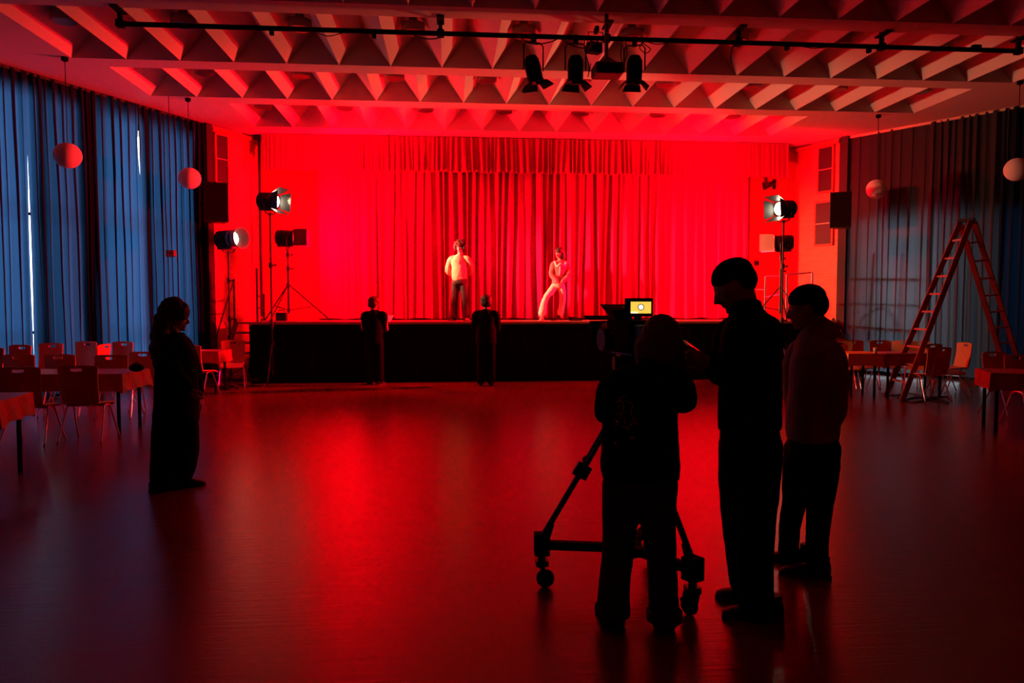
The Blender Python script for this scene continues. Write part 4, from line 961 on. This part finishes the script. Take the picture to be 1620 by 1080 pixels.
# --- person in the hooded top
P = Person(1275, 912, 0, 'person in a grey-brown hooded top and beanie standing rightmost with a hand in the pocket'); J = P.J
hc = J(1277, 487, 0); Rm = head_frame(R(68), R(-14)); bw = R(52)
pel = J(1286, 695); ch = J(1290, 600); nb = J(1292, 526)
sh = [J(1262, 555, .13), J(1316, 556, -.11)]; el = [J(1262, 640, .2), J(1321, 640, -.12)]; wr = [J(1265, 690, .12), J(1302, 690, -.12)]
hip = [J(1266, 705, .07), J(1299, 705, -.05)]; kn = [J(1258, 790, .1), J(1296, 795, -.04)]; an = [J(1247, 868, .22), J(1292, 893, .0)]
base_body(P, pel, ch, nb, hc, Rm, sh, el, wr, hip, kn, an, bw, 1.0, hands=[(wr[0], (-.4, .1, -.9), (-.2, .9, 0), 1, .5, .95), (wr[1], (-.5, .0, -.9), (.5, -.9, 0), -1, .4, .95)])
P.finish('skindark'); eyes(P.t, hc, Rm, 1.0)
mb = MB(); torso(mb, [(J(1285, 695), .175, .14), (J(1286, 680), .19, .15), (J(1288, 640), .195, .15), (J(1289, 595), .19, .14), (J(1290, 565), .195, .13), (J(1290, 543), .15, .11), (J(1290, 528), .085, .09)], bw)
rh = Matrix.Rotation(bw, 3, 'Z')
mb.ell([(J(1290, 538), rh @ V((.1, 0, 0)), rh @ V((0, .1, 0))), (J(1293, 524)+rh @ V((0, -.02, 0)), rh @ V((.1, 0, 0)), rh @ V((0, .1, .02))), (J(1296, 512)+rh @ V((0, -.035, 0)), rh @ V((.085, 0, 0)), rh @ V((0, .08, .03))), (J(1298, 505)+rh @ V((0, -.04, 0)), rh @ V((.05, 0, 0)), rh @ V((0, .05, .03)))], 18)
limb(mb, [J(1280, 552, .05), J(1264, 562, .12), J(1258, 600, .18), J(1260, 640, .2), wr[0]], [.075, .082, .075, .066, .052])
limb(mb, [J(1302, 552, -.05), J(1314, 564, -.1), J(1320, 600, -.13), J(1320, 642, -.13), J(1310, 668, -.13), J(1303, 684, -.12)], [.075, .085, .082, .072, .062, .052])
P.cloth('hooded_top', mb, 'hoodie', .02, .13)
mb = MB(); torso(mb, [(J(1285, 678), .155, .125), (J(1285, 700), .16, .13), (J(1283, 722), .15, .12)], bw)
limb(mb, [J(1268, 708, .06), J(1262, 750, .08), J(1257, 792, .1), J(1250, 832, .15), J(1247, 872, .22)], [.1, .09, .072, .064, .06])
limb(mb, [J(1300, 708, -.04), J(1299, 755, -.05), J(1297, 798, -.04), J(1293, 848, -.02), J(1292, 896, 0)], [.108, .095, .075, .065, .062])
P.cloth('trousers', mb, 'blackcloth', .01, .09)
for a_, g in ((J(1268, 880, .22), R(65)), (J(1288, 906, .0), R(76))): a_.z = 0; shoe(P.t, a_, g, 1.05, 'shoe')
mb = MB()
for c0, rr_ in ((V((0, -.012, .055)), (.087, .106, .083)), (V((0, -.045, .01)), (.086, .078, .08))): mb.ball(hc+Rm @ c0, rr_, 20, 14, Rm)
P.cloth('beanie', mb, 'beanie', .004, .03, vox=.007)

# --- long-haired person on the left
P = Person(272, 775, 0, 'long-haired person in black clothes standing alone on the left, facing right'); J = P.J
hc = J(277, 503, 0); Rm = head_frame(R(-62), R(-8)); bw = R(-50)
pel = J(279, 630); ch = J(281, 570); nb = J(276, 530)
sh = [J(267, 545, -.13), J(292, 545, .12)]; el = [J(276, 590, -.2), J(308, 588, .16)]; wr = [J(300, 615, -.14), J(314, 628, .08)]
hip = [J(268, 640, -.06), J(288, 640, .06)]; kn = [J(264, 700, -.05), J(290, 700, .08)]; an = [J(258, 758, -.04), J(288, 752, .12)]
base_body(P, pel, ch, nb, hc, Rm, sh, el, wr, hip, kn, an, bw, .95, hands=[(wr[0], (.5, .2, -.8), (-.3, -.8, -.2), -1, .5, .9), (wr[1], (.2, .1, -.95), (.8, .4, 0), 1, .5, .9)])
P.finish('skindark'); eyes(P.t, hc, Rm, .95)
mb = MB(); torso(mb, [(J(279, 665), .225, .18), (J(279, 640), .22, .18), (J(279, 605), .21, .17), (J(279, 575), .2, .16), (J(278, 552), .2, .14), (J(276, 538), .15, .11), (J(275, 526), .08, .075)], bw)
limb(mb, [J(274, 540, -.05), J(268, 548, -.12), J(271, 572, -.17), J(278, 592, -.19), J(297, 610, -.15)], [.07, .075, .07, .064, .052])
limb(mb, [J(284, 540, .05), J(292, 548, .11), J(302, 572, .15), J(309, 592, .15), J(313, 620, .1)], [.07, .075, .07, .062, .05])
P.cloth('coat', mb, 'blackcloth', .018, .12)
mb = MB(); torso(mb, [(J(279, 625), .16, .13), (J(279, 648), .17, .135), (J(278, 665), .165, .13)], bw)
limb(mb, [J(267, 645, -.05), J(263, 685, -.06), J(261, 720, -.05), J(257, 757, -.04)], [.115, .12, .115, .105])
limb(mb, [J(288, 645, .05), J(292, 685, .06), J(292, 720, .08), J(286, 752, .12)], [.115, .12, .115, .1])
P.cloth('wide_trousers', mb, 'blackcloth', .014, .12)
for a_, g in ((J(254, 772, -.02), R(-50)), (J(288, 766, .12), R(-72))): a_.z = 0; shoe(P.t, a_, g, 1.05)
mb = MB(); hair_cap(mb, hc, Rm, .95, grow=.02)
for c0, rr_ in ((V((0, -.015, .06)), (.115, .125, .105)), (V((0, -.02, .12)), (.085, .09, .06)), (V((0, -.07, -.03)), (.12, .09, .13)), (V((0, -.095, -.15)), (.13, .08, .13)), (V((.0, -.09, -.27)), (.12, .075, .13)), (V((.0, -.07, -.37)), (.09, .06, .1))): mb.ball(hc+Rm @ c0, rr_, 18, 12, Rm)
P.cloth('long_curly_hair', mb, 'hair', .03, .035, vox=.009)

# --- two people in front of the stage, seen from behind
def back_person(px, py, lab, wsh, hairm, turn, hgt, holdp=None, short=False):
    P = Person(px, py, 0, lab, near=False); sc = P.d/F; J = P.J; k = hgt/1.7
    def Q(x, z, y=0): return V((x, y, z))*k
    hc = Q(.0, 1.57, .02); Rm = head_frame(turn, R(-8)); nb = Q(0, 1.41); ch = Q(0, 1.2); pel = Q(0, .92)
    sh = [Q(-.18, 1.36), Q(.18, 1.36)]; el = [Q(-.23, 1.08, .05), Q(.23, 1.08, .05)]; wr = [Q(-.14, 1.0, .26), Q(.16, 1.04, .26)]
    hip = [Q(-.09, .88), Q(.09, .88)]; kn = [Q(-.1, .48, .02), Q(.1, .48, .02)]; an = [Q(-.1, .08), Q(.11, .08)]
    base_body(P, pel, ch, nb, hc, Rm, sh, el, wr, hip, kn, an, 0, k*.98, hands=[(wr[0], (.5, .8, .1), (-.2, 0, 1), -1, .6, .95), (wr[1], (.2, .9, .1), (.2, 0, 1), -1, .6, .95)])
    P.finish('skindark'); eyes(P.t, hc, Rm, k*.98)
    mb = MB(); torso(mb, [(Q(0, .78), .2*wsh, .14*wsh), (Q(0, .95), .2*wsh, .14*wsh), (Q(0, 1.15), .19*wsh, .13*wsh), (Q(0, 1.3), .2*wsh, .12*wsh), (Q(0, 1.38), .14*wsh, .09), (Q(0, 1.45), .06, .06)], 0)
    limb(mb, [Q(-.08, 1.37), Q(-.19, 1.34), Q(-.215*wsh, 1.2, .02), Q(-.215*wsh, 1.07, .06), Q(-.16, 1.01, .2)], [.06, .072, .066, .058, .05]); limb(mb, [Q(.08, 1.37), Q(.19, 1.34), Q(.215*wsh, 1.2, .02), Q(.215*wsh, 1.07, .06), Q(.17, 1.04, .2)], [.06, .072, .066, .058, .05])
    P.cloth('jacket', mb, 'blackcloth', .014, .12)
    mb = MB(); torso(mb, [(Q(0, .98), .15, .12), (Q(0, .86), .16, .13), (Q(0, .78), .15, .12)], 0)
    for s_ in (-1, 1): limb(mb, [Q(s_*.085, .85), Q(s_*.09, .6), Q(s_*.095, .35), Q(s_*.1, .1)], [.095, .09, .085, .085])
    P.cloth('trousers', mb, 'blackcloth', .01, .1)
    for s_, g in ((-1, turn*.5), (1, turn*.8)): shoe(P.t, Q(s_*.1, 0), g, 1.0)
    mb = MB(); hair_cap(mb, hc, Rm, k, grow=.015)
    for c0, rr_ in ((V((0, -.02, .05)), (.115, .125, .1)), (V((0, -.05, -.02)), (.11, .085, .09 if short else .12))): mb.ball(hc+Rm @ c0, rr_, 16, 12, Rm)
    P.cloth('short_curly_hair' if short else 'shoulder_hair', mb, hairm, .03, .04, vox=.011)
    return P
Pe = back_person(593, 608, 'person in black at the stage front holding a sheet of paper, left of the two', .86, 'redhair', R(-30), 1.73, short=True)
q_ = at_depth(613, 503, Pe.d+.3); t = empty('paper_sheet', q_, R(20), 'white sheet of paper held by the left person at the stage front', 'paper')
mb = MB(); mb.add([(-.105, -.002, -.148), (.105, -.002, -.148), (.105, .03, .148), (-.105, .03, .148), (-.105, 0, -.148), (.105, 0, -.148), (.105, .032, .148), (-.105, .032, .148)], [(0, 1, 2, 3), (7, 6, 5, 4), (0, 4, 5, 1), (1, 5, 6, 2), (2, 6, 7, 3), (3, 7, 4, 0)]); t.rotation_euler = (R(-55), 0, R(-15)); t.scale = (.9, .9, .9); mb.build('sheet', 'sheet', t); MB().box((0, .0, .14), (.04, .008, .012)).build('paper_clip', 'steel', t)
back_person(769, 610, 'broad-shouldered person in black at the stage front below the performer in dark trousers', 1.0, 'hair', R(8), 1.75, short=True)

# --- performer in a pale jumper
P = Person(727, 507.5, SH, 'performer in cream jumper and dark trousers standing on stage, hands behind back', near=False, d=16.0); J = P.J
def Q(x, z, y=0): return V((x, y, z))
hc = Q(.02, 1.57, -.02); Rm = head_frame(R(168), R(-6)); nb = Q(.01, 1.41); ch = Q(0, 1.2); pel = Q(0, .92)
sh = [Q(-.18, 1.35), Q(.2, 1.35)]; el = [Q(-.25, 1.08, .07), Q(.25, 1.1, .07)]; wr = [Q(-.1, 1.02, .17), Q(.1, 1.03, .17)]
hip = [Q(-.1, .86), Q(.1, .86)]; kn = [Q(-.12, .47, -.02), Q(.12, .47, -.03)]; an = [Q(-.13, .09), Q(.15, .09)]
base_body(P, pel, ch, nb, hc, Rm, sh, el, wr, hip, kn, an, 0, 1.0, hands=[(wr[0], (.8, .1, -.4), (0, 1, .2), 1, .6, .95), (wr[1], (-.8, .1, -.4), (0, 1, .2), -1, .6, .95)])
P.finish('skin'); eyes(P.t, hc, Rm, 1.0)
mb = MB(); torso(mb, [(Q(0, .86), .15, .115), (Q(0, .9), .165, .13), (Q(0, 1.0), .172, .13), (Q(0, 1.15), .17, .12), (Q(0, 1.3), .175, .11), (Q(0, 1.37), .125, .085), (Q(0, 1.43), .06, .06)], R(22))
limb(mb, [Q(-.1, 1.36), Q(-.18, 1.32), Q(-.235, 1.2, .03), Q(-.255, 1.08, .07), Q(-.2, 1.02, .13), Q(-.12, 1.02, .16)], [.055, .066, .062, .06, .055, .045]); limb(mb, [Q(.1, 1.36), Q(.18, 1.32), Q(.235, 1.2, .03), Q(.255, 1.09, .07), Q(.2, 1.03, .13), Q(.12, 1.03, .16)], [.055, .066, .062, .06, .055, .045])
P.cloth('jumper', mb, 'shirt', .022, .09, vox=.012)
mb = MB(); torso(mb, [(Q(0, .93), .15, .12), (Q(0, .84), .16, .125), (Q(0, .79), .15, .12)], 0)
for s_ in (-1, 1): limb(mb, [Q(s_*.085, .84), Q(s_*.1, .65), Q(s_*.115, .45, -.02), Q(s_*.125, .25), Q(s_*.135, .08)], [.092, .09, .082, .082, .085])
P.cloth('trousers', mb, mat('dark_corduroy', (.05, .02, .02), .7, noise_amt=.4, noise_scale=30), .02, .09)
for s_, g in ((-1, R(150)), (1, R(200))): shoe(P.t, Q(s_*.14, 0, -.0), g, 1.0, 'shoe' if s_ < 0 else mat('brown_shoe_leather', (.35, .2, .1), .5, noise_amt=.2))
mb = MB(); hair_cap(mb, hc, Rm, 1.0, grow=.02)
for c0, rr_ in ((V((0, -.02, .08)), (.13, .13, .105)), (V((0, -.06, .0)), (.14, .09, .12)), (V((.1, -.0, .03)), (.05, .08, .1)), (V((-.1, .0, .03)), (.05, .08, .1)), (V((0, .07, .1)), (.1, .055, .045))): mb.ball(hc+Rm @ c0, rr_, 16, 12, Rm)
P.cloth('curly_hair', mb, 'hair', .05, .035, vox=.011)

# --- posing performer
P = Person(872, 507.5, SH, 'performer in pink blouse and white flared trousers posing on stage', near=False, d=16.0)
hc = Q(.17, 1.44, -.03); Rm = head_frame(R(140), R(-4), R(4)); nb = Q(.19, 1.29); ch = Q(.17, 1.1); pel = Q(.14, .82)
sh = [Q(.04, 1.24, -.02), Q(.34, 1.24, .04)]; el = [Q(.0, .98, -.06), Q(.38, 1.0, -.04)]; wr = [Q(.13, .82, -.2), Q(.2, .81, -.19)]
hip = [Q(.07, .76), Q(.22, .76)]; kn = [Q(-.13, .48, -.14), Q(.24, .42, -.03)]; an = [Q(-.2, .1, -.06), Q(.2, .11, .02)]
base_body(P, pel, ch, nb, hc, Rm, sh, el, wr, hip, kn, an, R(15), .93, hands=[(wr[0], (.4, -.2, -.8), (0, -1, .2), -1, .7, .85), (wr[1], (-.3, -.3, -.8), (0, -1, .2), 1, .7, .85)])
P.finish('skin'); eyes(P.t, hc, Rm, .93)
mb = MB(); torso(mb, [(Q(.14, .76), .13, .1), (Q(.15, .84), .145, .11), (Q(.165, .98), .13, .105), (Q(.18, 1.1), .155, .11), (Q(.185, 1.2), .16, .1), (Q(.19, 1.26), .11, .08), (Q(.19, 1.31), .06, .06)], R(10))
limb(mb, [Q(.12, 1.24), Q(.05, 1.22, -.02), Q(.015, 1.1, -.04), Q(.0, .98, -.07), Q(.06, .89, -.14), Q(.12, .83, -.19)], [.05, .062, .058, .054, .046, .038]); limb(mb, [Q(.26, 1.24), Q(.33, 1.22, .03), Q(.37, 1.1, .0), Q(.38, 1.0, -.05), Q(.3, .9, -.13), Q(.22, .83, -.19)], [.05, .062, .058, .056, .05, .038])
P.cloth('blouse', mb, 'blouse', .024, .07, vox=.012)
mb = MB()
mb.tube(catmull([Q(.07, 1.26, -.09), Q(.12, 1.16, -.14), Q(.19, 1.22, -.15), Q(.27, 1.17, -.12), Q(.31, 1.25, -.06)], 4), .026, 8, caps=True); mb.tube(catmull([Q(.19, 1.22, -.15), Q(.18, 1.1, -.15), Q(.17, .98, -.14)], 4), .018, 8, caps=True)
P.cloth('white_collar_bow', mb, 'whitetr', .01, .05, vox=.01)
mb = MB(); torso(mb, [(Q(.14, .84), .12, .1), (Q(.145, .76), .14, .11), (Q(.145, .7), .13, .105)], R(10))
limb(mb, [Q(.08, .75), Q(-.02, .62, -.08), Q(-.12, .5, -.13), Q(-.17, .33, -.1), Q(-.2, .16, -.07)], [.085, .075, .062, .07, .088])
limb(mb, [Q(.21, .75), Q(.24, .6, -.02), Q(.25, .44, -.03), Q(.22, .27, 0), Q(.2, .16, .02)], [.085, .074, .06, .062, .075])
P.cloth('flared_trousers', mb, 'whitetr', .016, .08)
shoe(P.t, Q(-.2, 0, -.06), R(160), .85, 'skin', .05, 'heeled_shoe'); shoe(P.t, Q(.15, 0, .0), R(110), .9, 'shoe', .07, 'heeled_shoe')
mb = MB(); hair_cap(mb, hc, Rm, .95, grow=.014)
for c0, rr_ in ((V((0, -.02, .05)), (.105, .115, .095)), (V((0, -.06, -.04)), (.11, .07, .12)), (V((.086, -.035, -.045)), (.028, .05, .1)), (V((-.086, -.035, -.045)), (.028, .05, .1))): mb.ball(hc+Rm @ c0, rr_, 16, 12, Rm)
P.cloth('bobbed_hair', mb, 'hair', .014, .04, vox=.01)

# ------------------------------------------------------------------ film camera, tripod and dolly
def film_camera():
    d0 = 4.12
    L = at_z(857, 928, 0); Rr = at_z(1095, 974, 0); B = at_z(1008, 888, 0)
    # back wheel: equal triangle away from the viewer
    mid = (L+Rr)/2; side = (Rr-L); nrm = V((-side.y, side.x, 0)).normalized(); B = mid+nrm*side.length*.86
    cen = (L+Rr+B)/3; base = V((cen.x, cen.y, 0))
    t = empty('camera_tripod', base, 0, 'tripod with a wheeled spreader under the film camera', 'tripod')
    top = V((cen.x, cen.y, 1.12))-base
    for i, W_ in enumerate((L, Rr, B)):
        w_ = W_-base; dr = w_.normalized(); foot = w_+V((0, 0, .26)); ph = dr.cross(V((0, 0, 1)))
        o = MB()
        for s_ in (-1, 1): o.cyl(top+ph*s_*.03, foot.lerp(top, .42)+ph*s_*.03, .013, n=8)
        leg = o.build('leg', 'black', t)
        m1 = foot.lerp(top, .5)
        MB().cyl(foot+V((0, 0, .02)), foot.lerp(top, .52), .017, n=10).build('leg_extension', 'steel', leg)
        MB().bar(foot.lerp(top, .42), foot.lerp(top, .5), .085, .035, ph).build('leg_lock', 'black', leg)
        MB().ball(foot.lerp(top, .52)+ph*.05, .022, 10, 8).build('lock_knob', 'black', leg)
        mb = MB(); mb.bar(V((0, 0, .215)), w_+V((0, 0, .24)), .045, .045); mb.build('spreader_arm', 'matte', t)
        mb = MB(); mb.box(w_+V((0, 0, .245)), (.085, .085, .12), math.atan2(dr.y, dr.x)); mb.bar(foot-dr*.03, foot+V((0, 0, .1))-dr*.06, .03, .02); mb.cyl(w_+V((0, 0, .11)), w_+V((0, 0, .2)), .022, n=10); br = mb.build('foot_bracket', 'matte', t, bevel=.006)
        q_ = w_+ph*.0; mb = MB()
        for s_ in (-1, 1): mb.bar(q_+ph*s_*.03+V((0, 0, .14)), q_+ph*s_*.03-dr*.02+V((0, 0, .05)), .02, .05, ph)
        mb.box(q_+V((0, 0, .14)), (.07, .07, .03)); mb.cyl(q_+ph*.03+V((0, 0, .1)), q_+ph*.075+V((0, 0, .1)), .014, n=8)
        c_ = mb.build('caster_fork', 'black', t)
        ctr = q_-dr*.02+V((0, 0, .05)); mb = MB(); mb.lathe(ctr-ph*.02, [(.02, 0), (.044, .002), (.05, .008), (.05, .032), (.044, .038), (.02, .04)], 22, ph); mb.build('caster_wheel', 'rubber', c_, smooth=False)
    mb = MB(); mb.lathe((0, 0, .17), [(.02, 0), (.08, .01), (.08, .07), (.02, .08)], 18); mb.build('spreader_hub', 'matte', t)
    mb = MB(); mb.lathe(top-V((0, 0, .05)), [(.05, 0), (.085, .02), (.085, .06), (.05, .075)], 20); mb.build('tripod_bowl', 'black', t)
    mb = MB(); mb.lathe(top+V((0, 0, .02)), [(.045, 0), (.055, .04), (.05, .1)], 18); mb.box(top+V((0, 0, .15)), (.13, .12, .07)); mb.cyl(top+V((-.09, 0, .13)), top+V((.09, 0, .13)), .045, n=16); mb.build('fluid_head', 'black', t, bevel=.004)
    mb = MB(); mb.tube([top+V((.07, -.03, .14)), top+V((.09, -.2, .12)), top+V((.1, -.34, .1))], .011, 8); mb.tube([top+V((.1, -.34, .1)), top+V((.104, -.46, .08))], .017, 10); mb.build('pan_handle', 'rubber', t)
    # camera
    c = V((cen.x, cen.y, 1.12+.19)); cz = at_depth(985, 525, (c-V((0, 0, HC))).dot(FW))
    k = empty('film_camera', (c.x, c.y, 1.305), R(12), 'black film camera with a lens hood on the tripod', 'film camera')
    MB().box((0, 0, .1), (.15, .3, .18)).build('camera_body', 'matte', k, bevel=.012)
    MB().box((0, 0, .004), (.1, .26, .014)).build('base_plate', 'steel', k)
    mb = MB(); mb.lathe((0, .15, .11), [(.05, 0), (.06, .02), (.06, .16), (.068, .17), (.068, .22)], 26, (0, 1, 0)); mb.build('lens', 'black', k)
    MB().lathe((0, .37, .11), [(.06, 0), (.03, .008), (.005, .01)], 26, (0, 1, 0)).build('front_glass', 'lensoff', k)
    mb = MB(); mb.box((0, .36, .11), (.16, .05, .13)); mb.build('matte_box', 'matte', k, bevel=.004)
    P_ = [(-.08, .38, .18), (.08, .38, .18), (.09, .46, .2), (-.09, .46, .2)]; P_ = [V(p) for p in P_]; o_ = V((0, 0, .006))
    mb = MB(); mb.add(P_+[p+o_ for p in P_], [(0, 1, 2, 3), (7, 6, 5, 4), (0, 4, 5, 1), (1, 5, 6, 2), (2, 6, 7, 3), (3, 7, 4, 0)]); mb.build('top_flag', 'matte', k)
    mb = MB(); mb.tube([(0, -.08, .19), (0, -.08, .24), (0, .1, .25), (0, .1, .19)], .013, 8); mb.build('top_handle', 'black', k)
    mb = MB(); mb.lathe((-.105, .02, .08), [(.0, 0), (.06, .0), (.065, .01), (.065, .05), (.06, .06), (0, .06)], 20, (-1, 0, 0)); mb.build('side_unit', 'black', k)
    mb = MB(); mb.ball((-.13, -.05, .12), .007, 8, 6); mb.build('indicator', 'reflector', k)
    MB().box((0, -.2, .1), (.11, .1, .13)).build('battery', 'black', k, bevel=.008)
    # wide sunshade seen left of the monitor
    dd = (V((c.x, c.y, 1.5))-V((0, 0, HC))).dot(FW)
    s0 = at_depth(975, 497, dd+.1); u = empty('lens_sunshade', s0, -YAW, 'black flared sunshade beside the lit monitor', 'sunshade')
    def q2(px, py, e): return Matrix.Rotation(YAW, 3, 'Z') @ (at_depth(px, py, dd+.1+e)-s0)
    mb = MB(); A = [q2(949, 481, .1), q2(1000, 481, .1), q2(1000, 510, .1), q2(972, 512, .1)]; Bk = [q2(966, 490, -.12), q2(1000, 490, -.12), q2(998, 508, -.12), q2(976, 508, -.12)]
    mb.add(A+Bk, [(0, 1, 2, 3), (7, 6, 5, 4), (0, 4, 5, 1), (1, 5, 6, 2), (2, 6, 7, 3), (3, 7, 4, 0)]); mb.build('shade', 'matte', u); MB().cyl(q2(985, 506, 0), q2(985, 528, 0), .012, n=8).build('support_rod', 'black', u)
    # monitor
    s0 = at_depth(1014, 486, dd-.12); mo = empty('camera_monitor', s0, -YAW+R(-4), 'small lit monitor with a yellow picture above the camera operator', 'monitor')
    w_, h_ = 42/F*(dd-.12), 27/F*(dd-.12)
    MB().box((-.01, .02, 0), (w_+.008, .03, h_+.008)).build('monitor_case', 'matte', mo, bevel=.005)
    sw, shh = 32/F*(dd-.12), 18.5/F*(dd-.12); MB().box((.0, .003, -.001), (sw, .002, shh)).build('screen', 'screen', mo, label='yellow lit screen')
    mb = MB(); mb.lathe((0, .0015, .001), [(.0, 0), (.0135, 0), (.0135, .0012), (0, .0012)], 24, (0, -1, 0)); mb.build('screen_disc', 'screenwhite', mo, label='white disc on the screen')
    mb = MB(); mb.tube([(.0155*math.cos(i*math.pi/12), -.0006, .001+.0155*math.sin(i*math.pi/12)) for i in range(24)], .002, 6, closed=True); mb.build('screen_ring', 'matte', mo)
    MB().box((-sw/2+.02, -.0005, -shh/2+.004), (.036, .002, .006)).build('screen_caption', 'screenwhite', mo)
    mb = MB(); mb.tube([(0, .03, -h_/2), (-.02, .05, -h_/2-.05), (-.05, .06, -h_/2-.09)], .01, 8); mb.build('monitor_arm', 'black', mo)
film_camera()

# print on the back of the operator's top, laid on the cloth
bpy.context.view_layer.update()
P, jk = JK_OP
dg = bpy.context.evaluated_depsgraph_get(); ev = jk.evaluated_get(dg); bvh = BVHTree.FromObject(jk, dg)
def on_back(px, py):
    p = P.J(px, py, -.5); tgt = P.J(px, py, .5); hit = bvh.ray_cast(p, (tgt-p).normalized())
    return (hit[0]-(tgt-p).normalized()*.001) if hit[0] is not None else P.J(px, py, -.12)
mb = MB()
strokes = [[(979, 632), (985, 627), (991, 625)], [(974, 637), (981, 634), (987, 640), (986, 648), (990, 655)], [(990, 635), (998, 637), (1001, 642), (998, 650), (1000, 658), (1004, 662)],
           [(976, 652), (978, 660), (975, 668)], [(982, 650), (983, 662)], [(988, 660), (989, 671)], [(973, 665), (980, 670), (972, 673)], [(994, 668), (1002, 665), (1009, 662)], [(985, 674), (993, 676), (1000, 670), (1010, 668)], [(994, 676), (993, 681)], [(981, 640), (978, 648)]]
for st_ in strokes: mb.tube([on_back(*p_) for p_ in catmull([V((a, b, 0)) for a, b in st_], 4) for p_ in [(p_.x, p_.y)]], .0035, 5)
mb.build('back_print', 'print_', P.t, label='grey scribbled print on the back')
mb = MB()
for px, py, wd in ((1001, 692, .012), (974, 701, .006)): c_ = on_back(px, py); mb.box(c_, (wd*2, .003, .014))
mb.build('small_tag', 'print_', P.t)
for o in bpy.data.objects:
    if 'near' in o: del o['near']
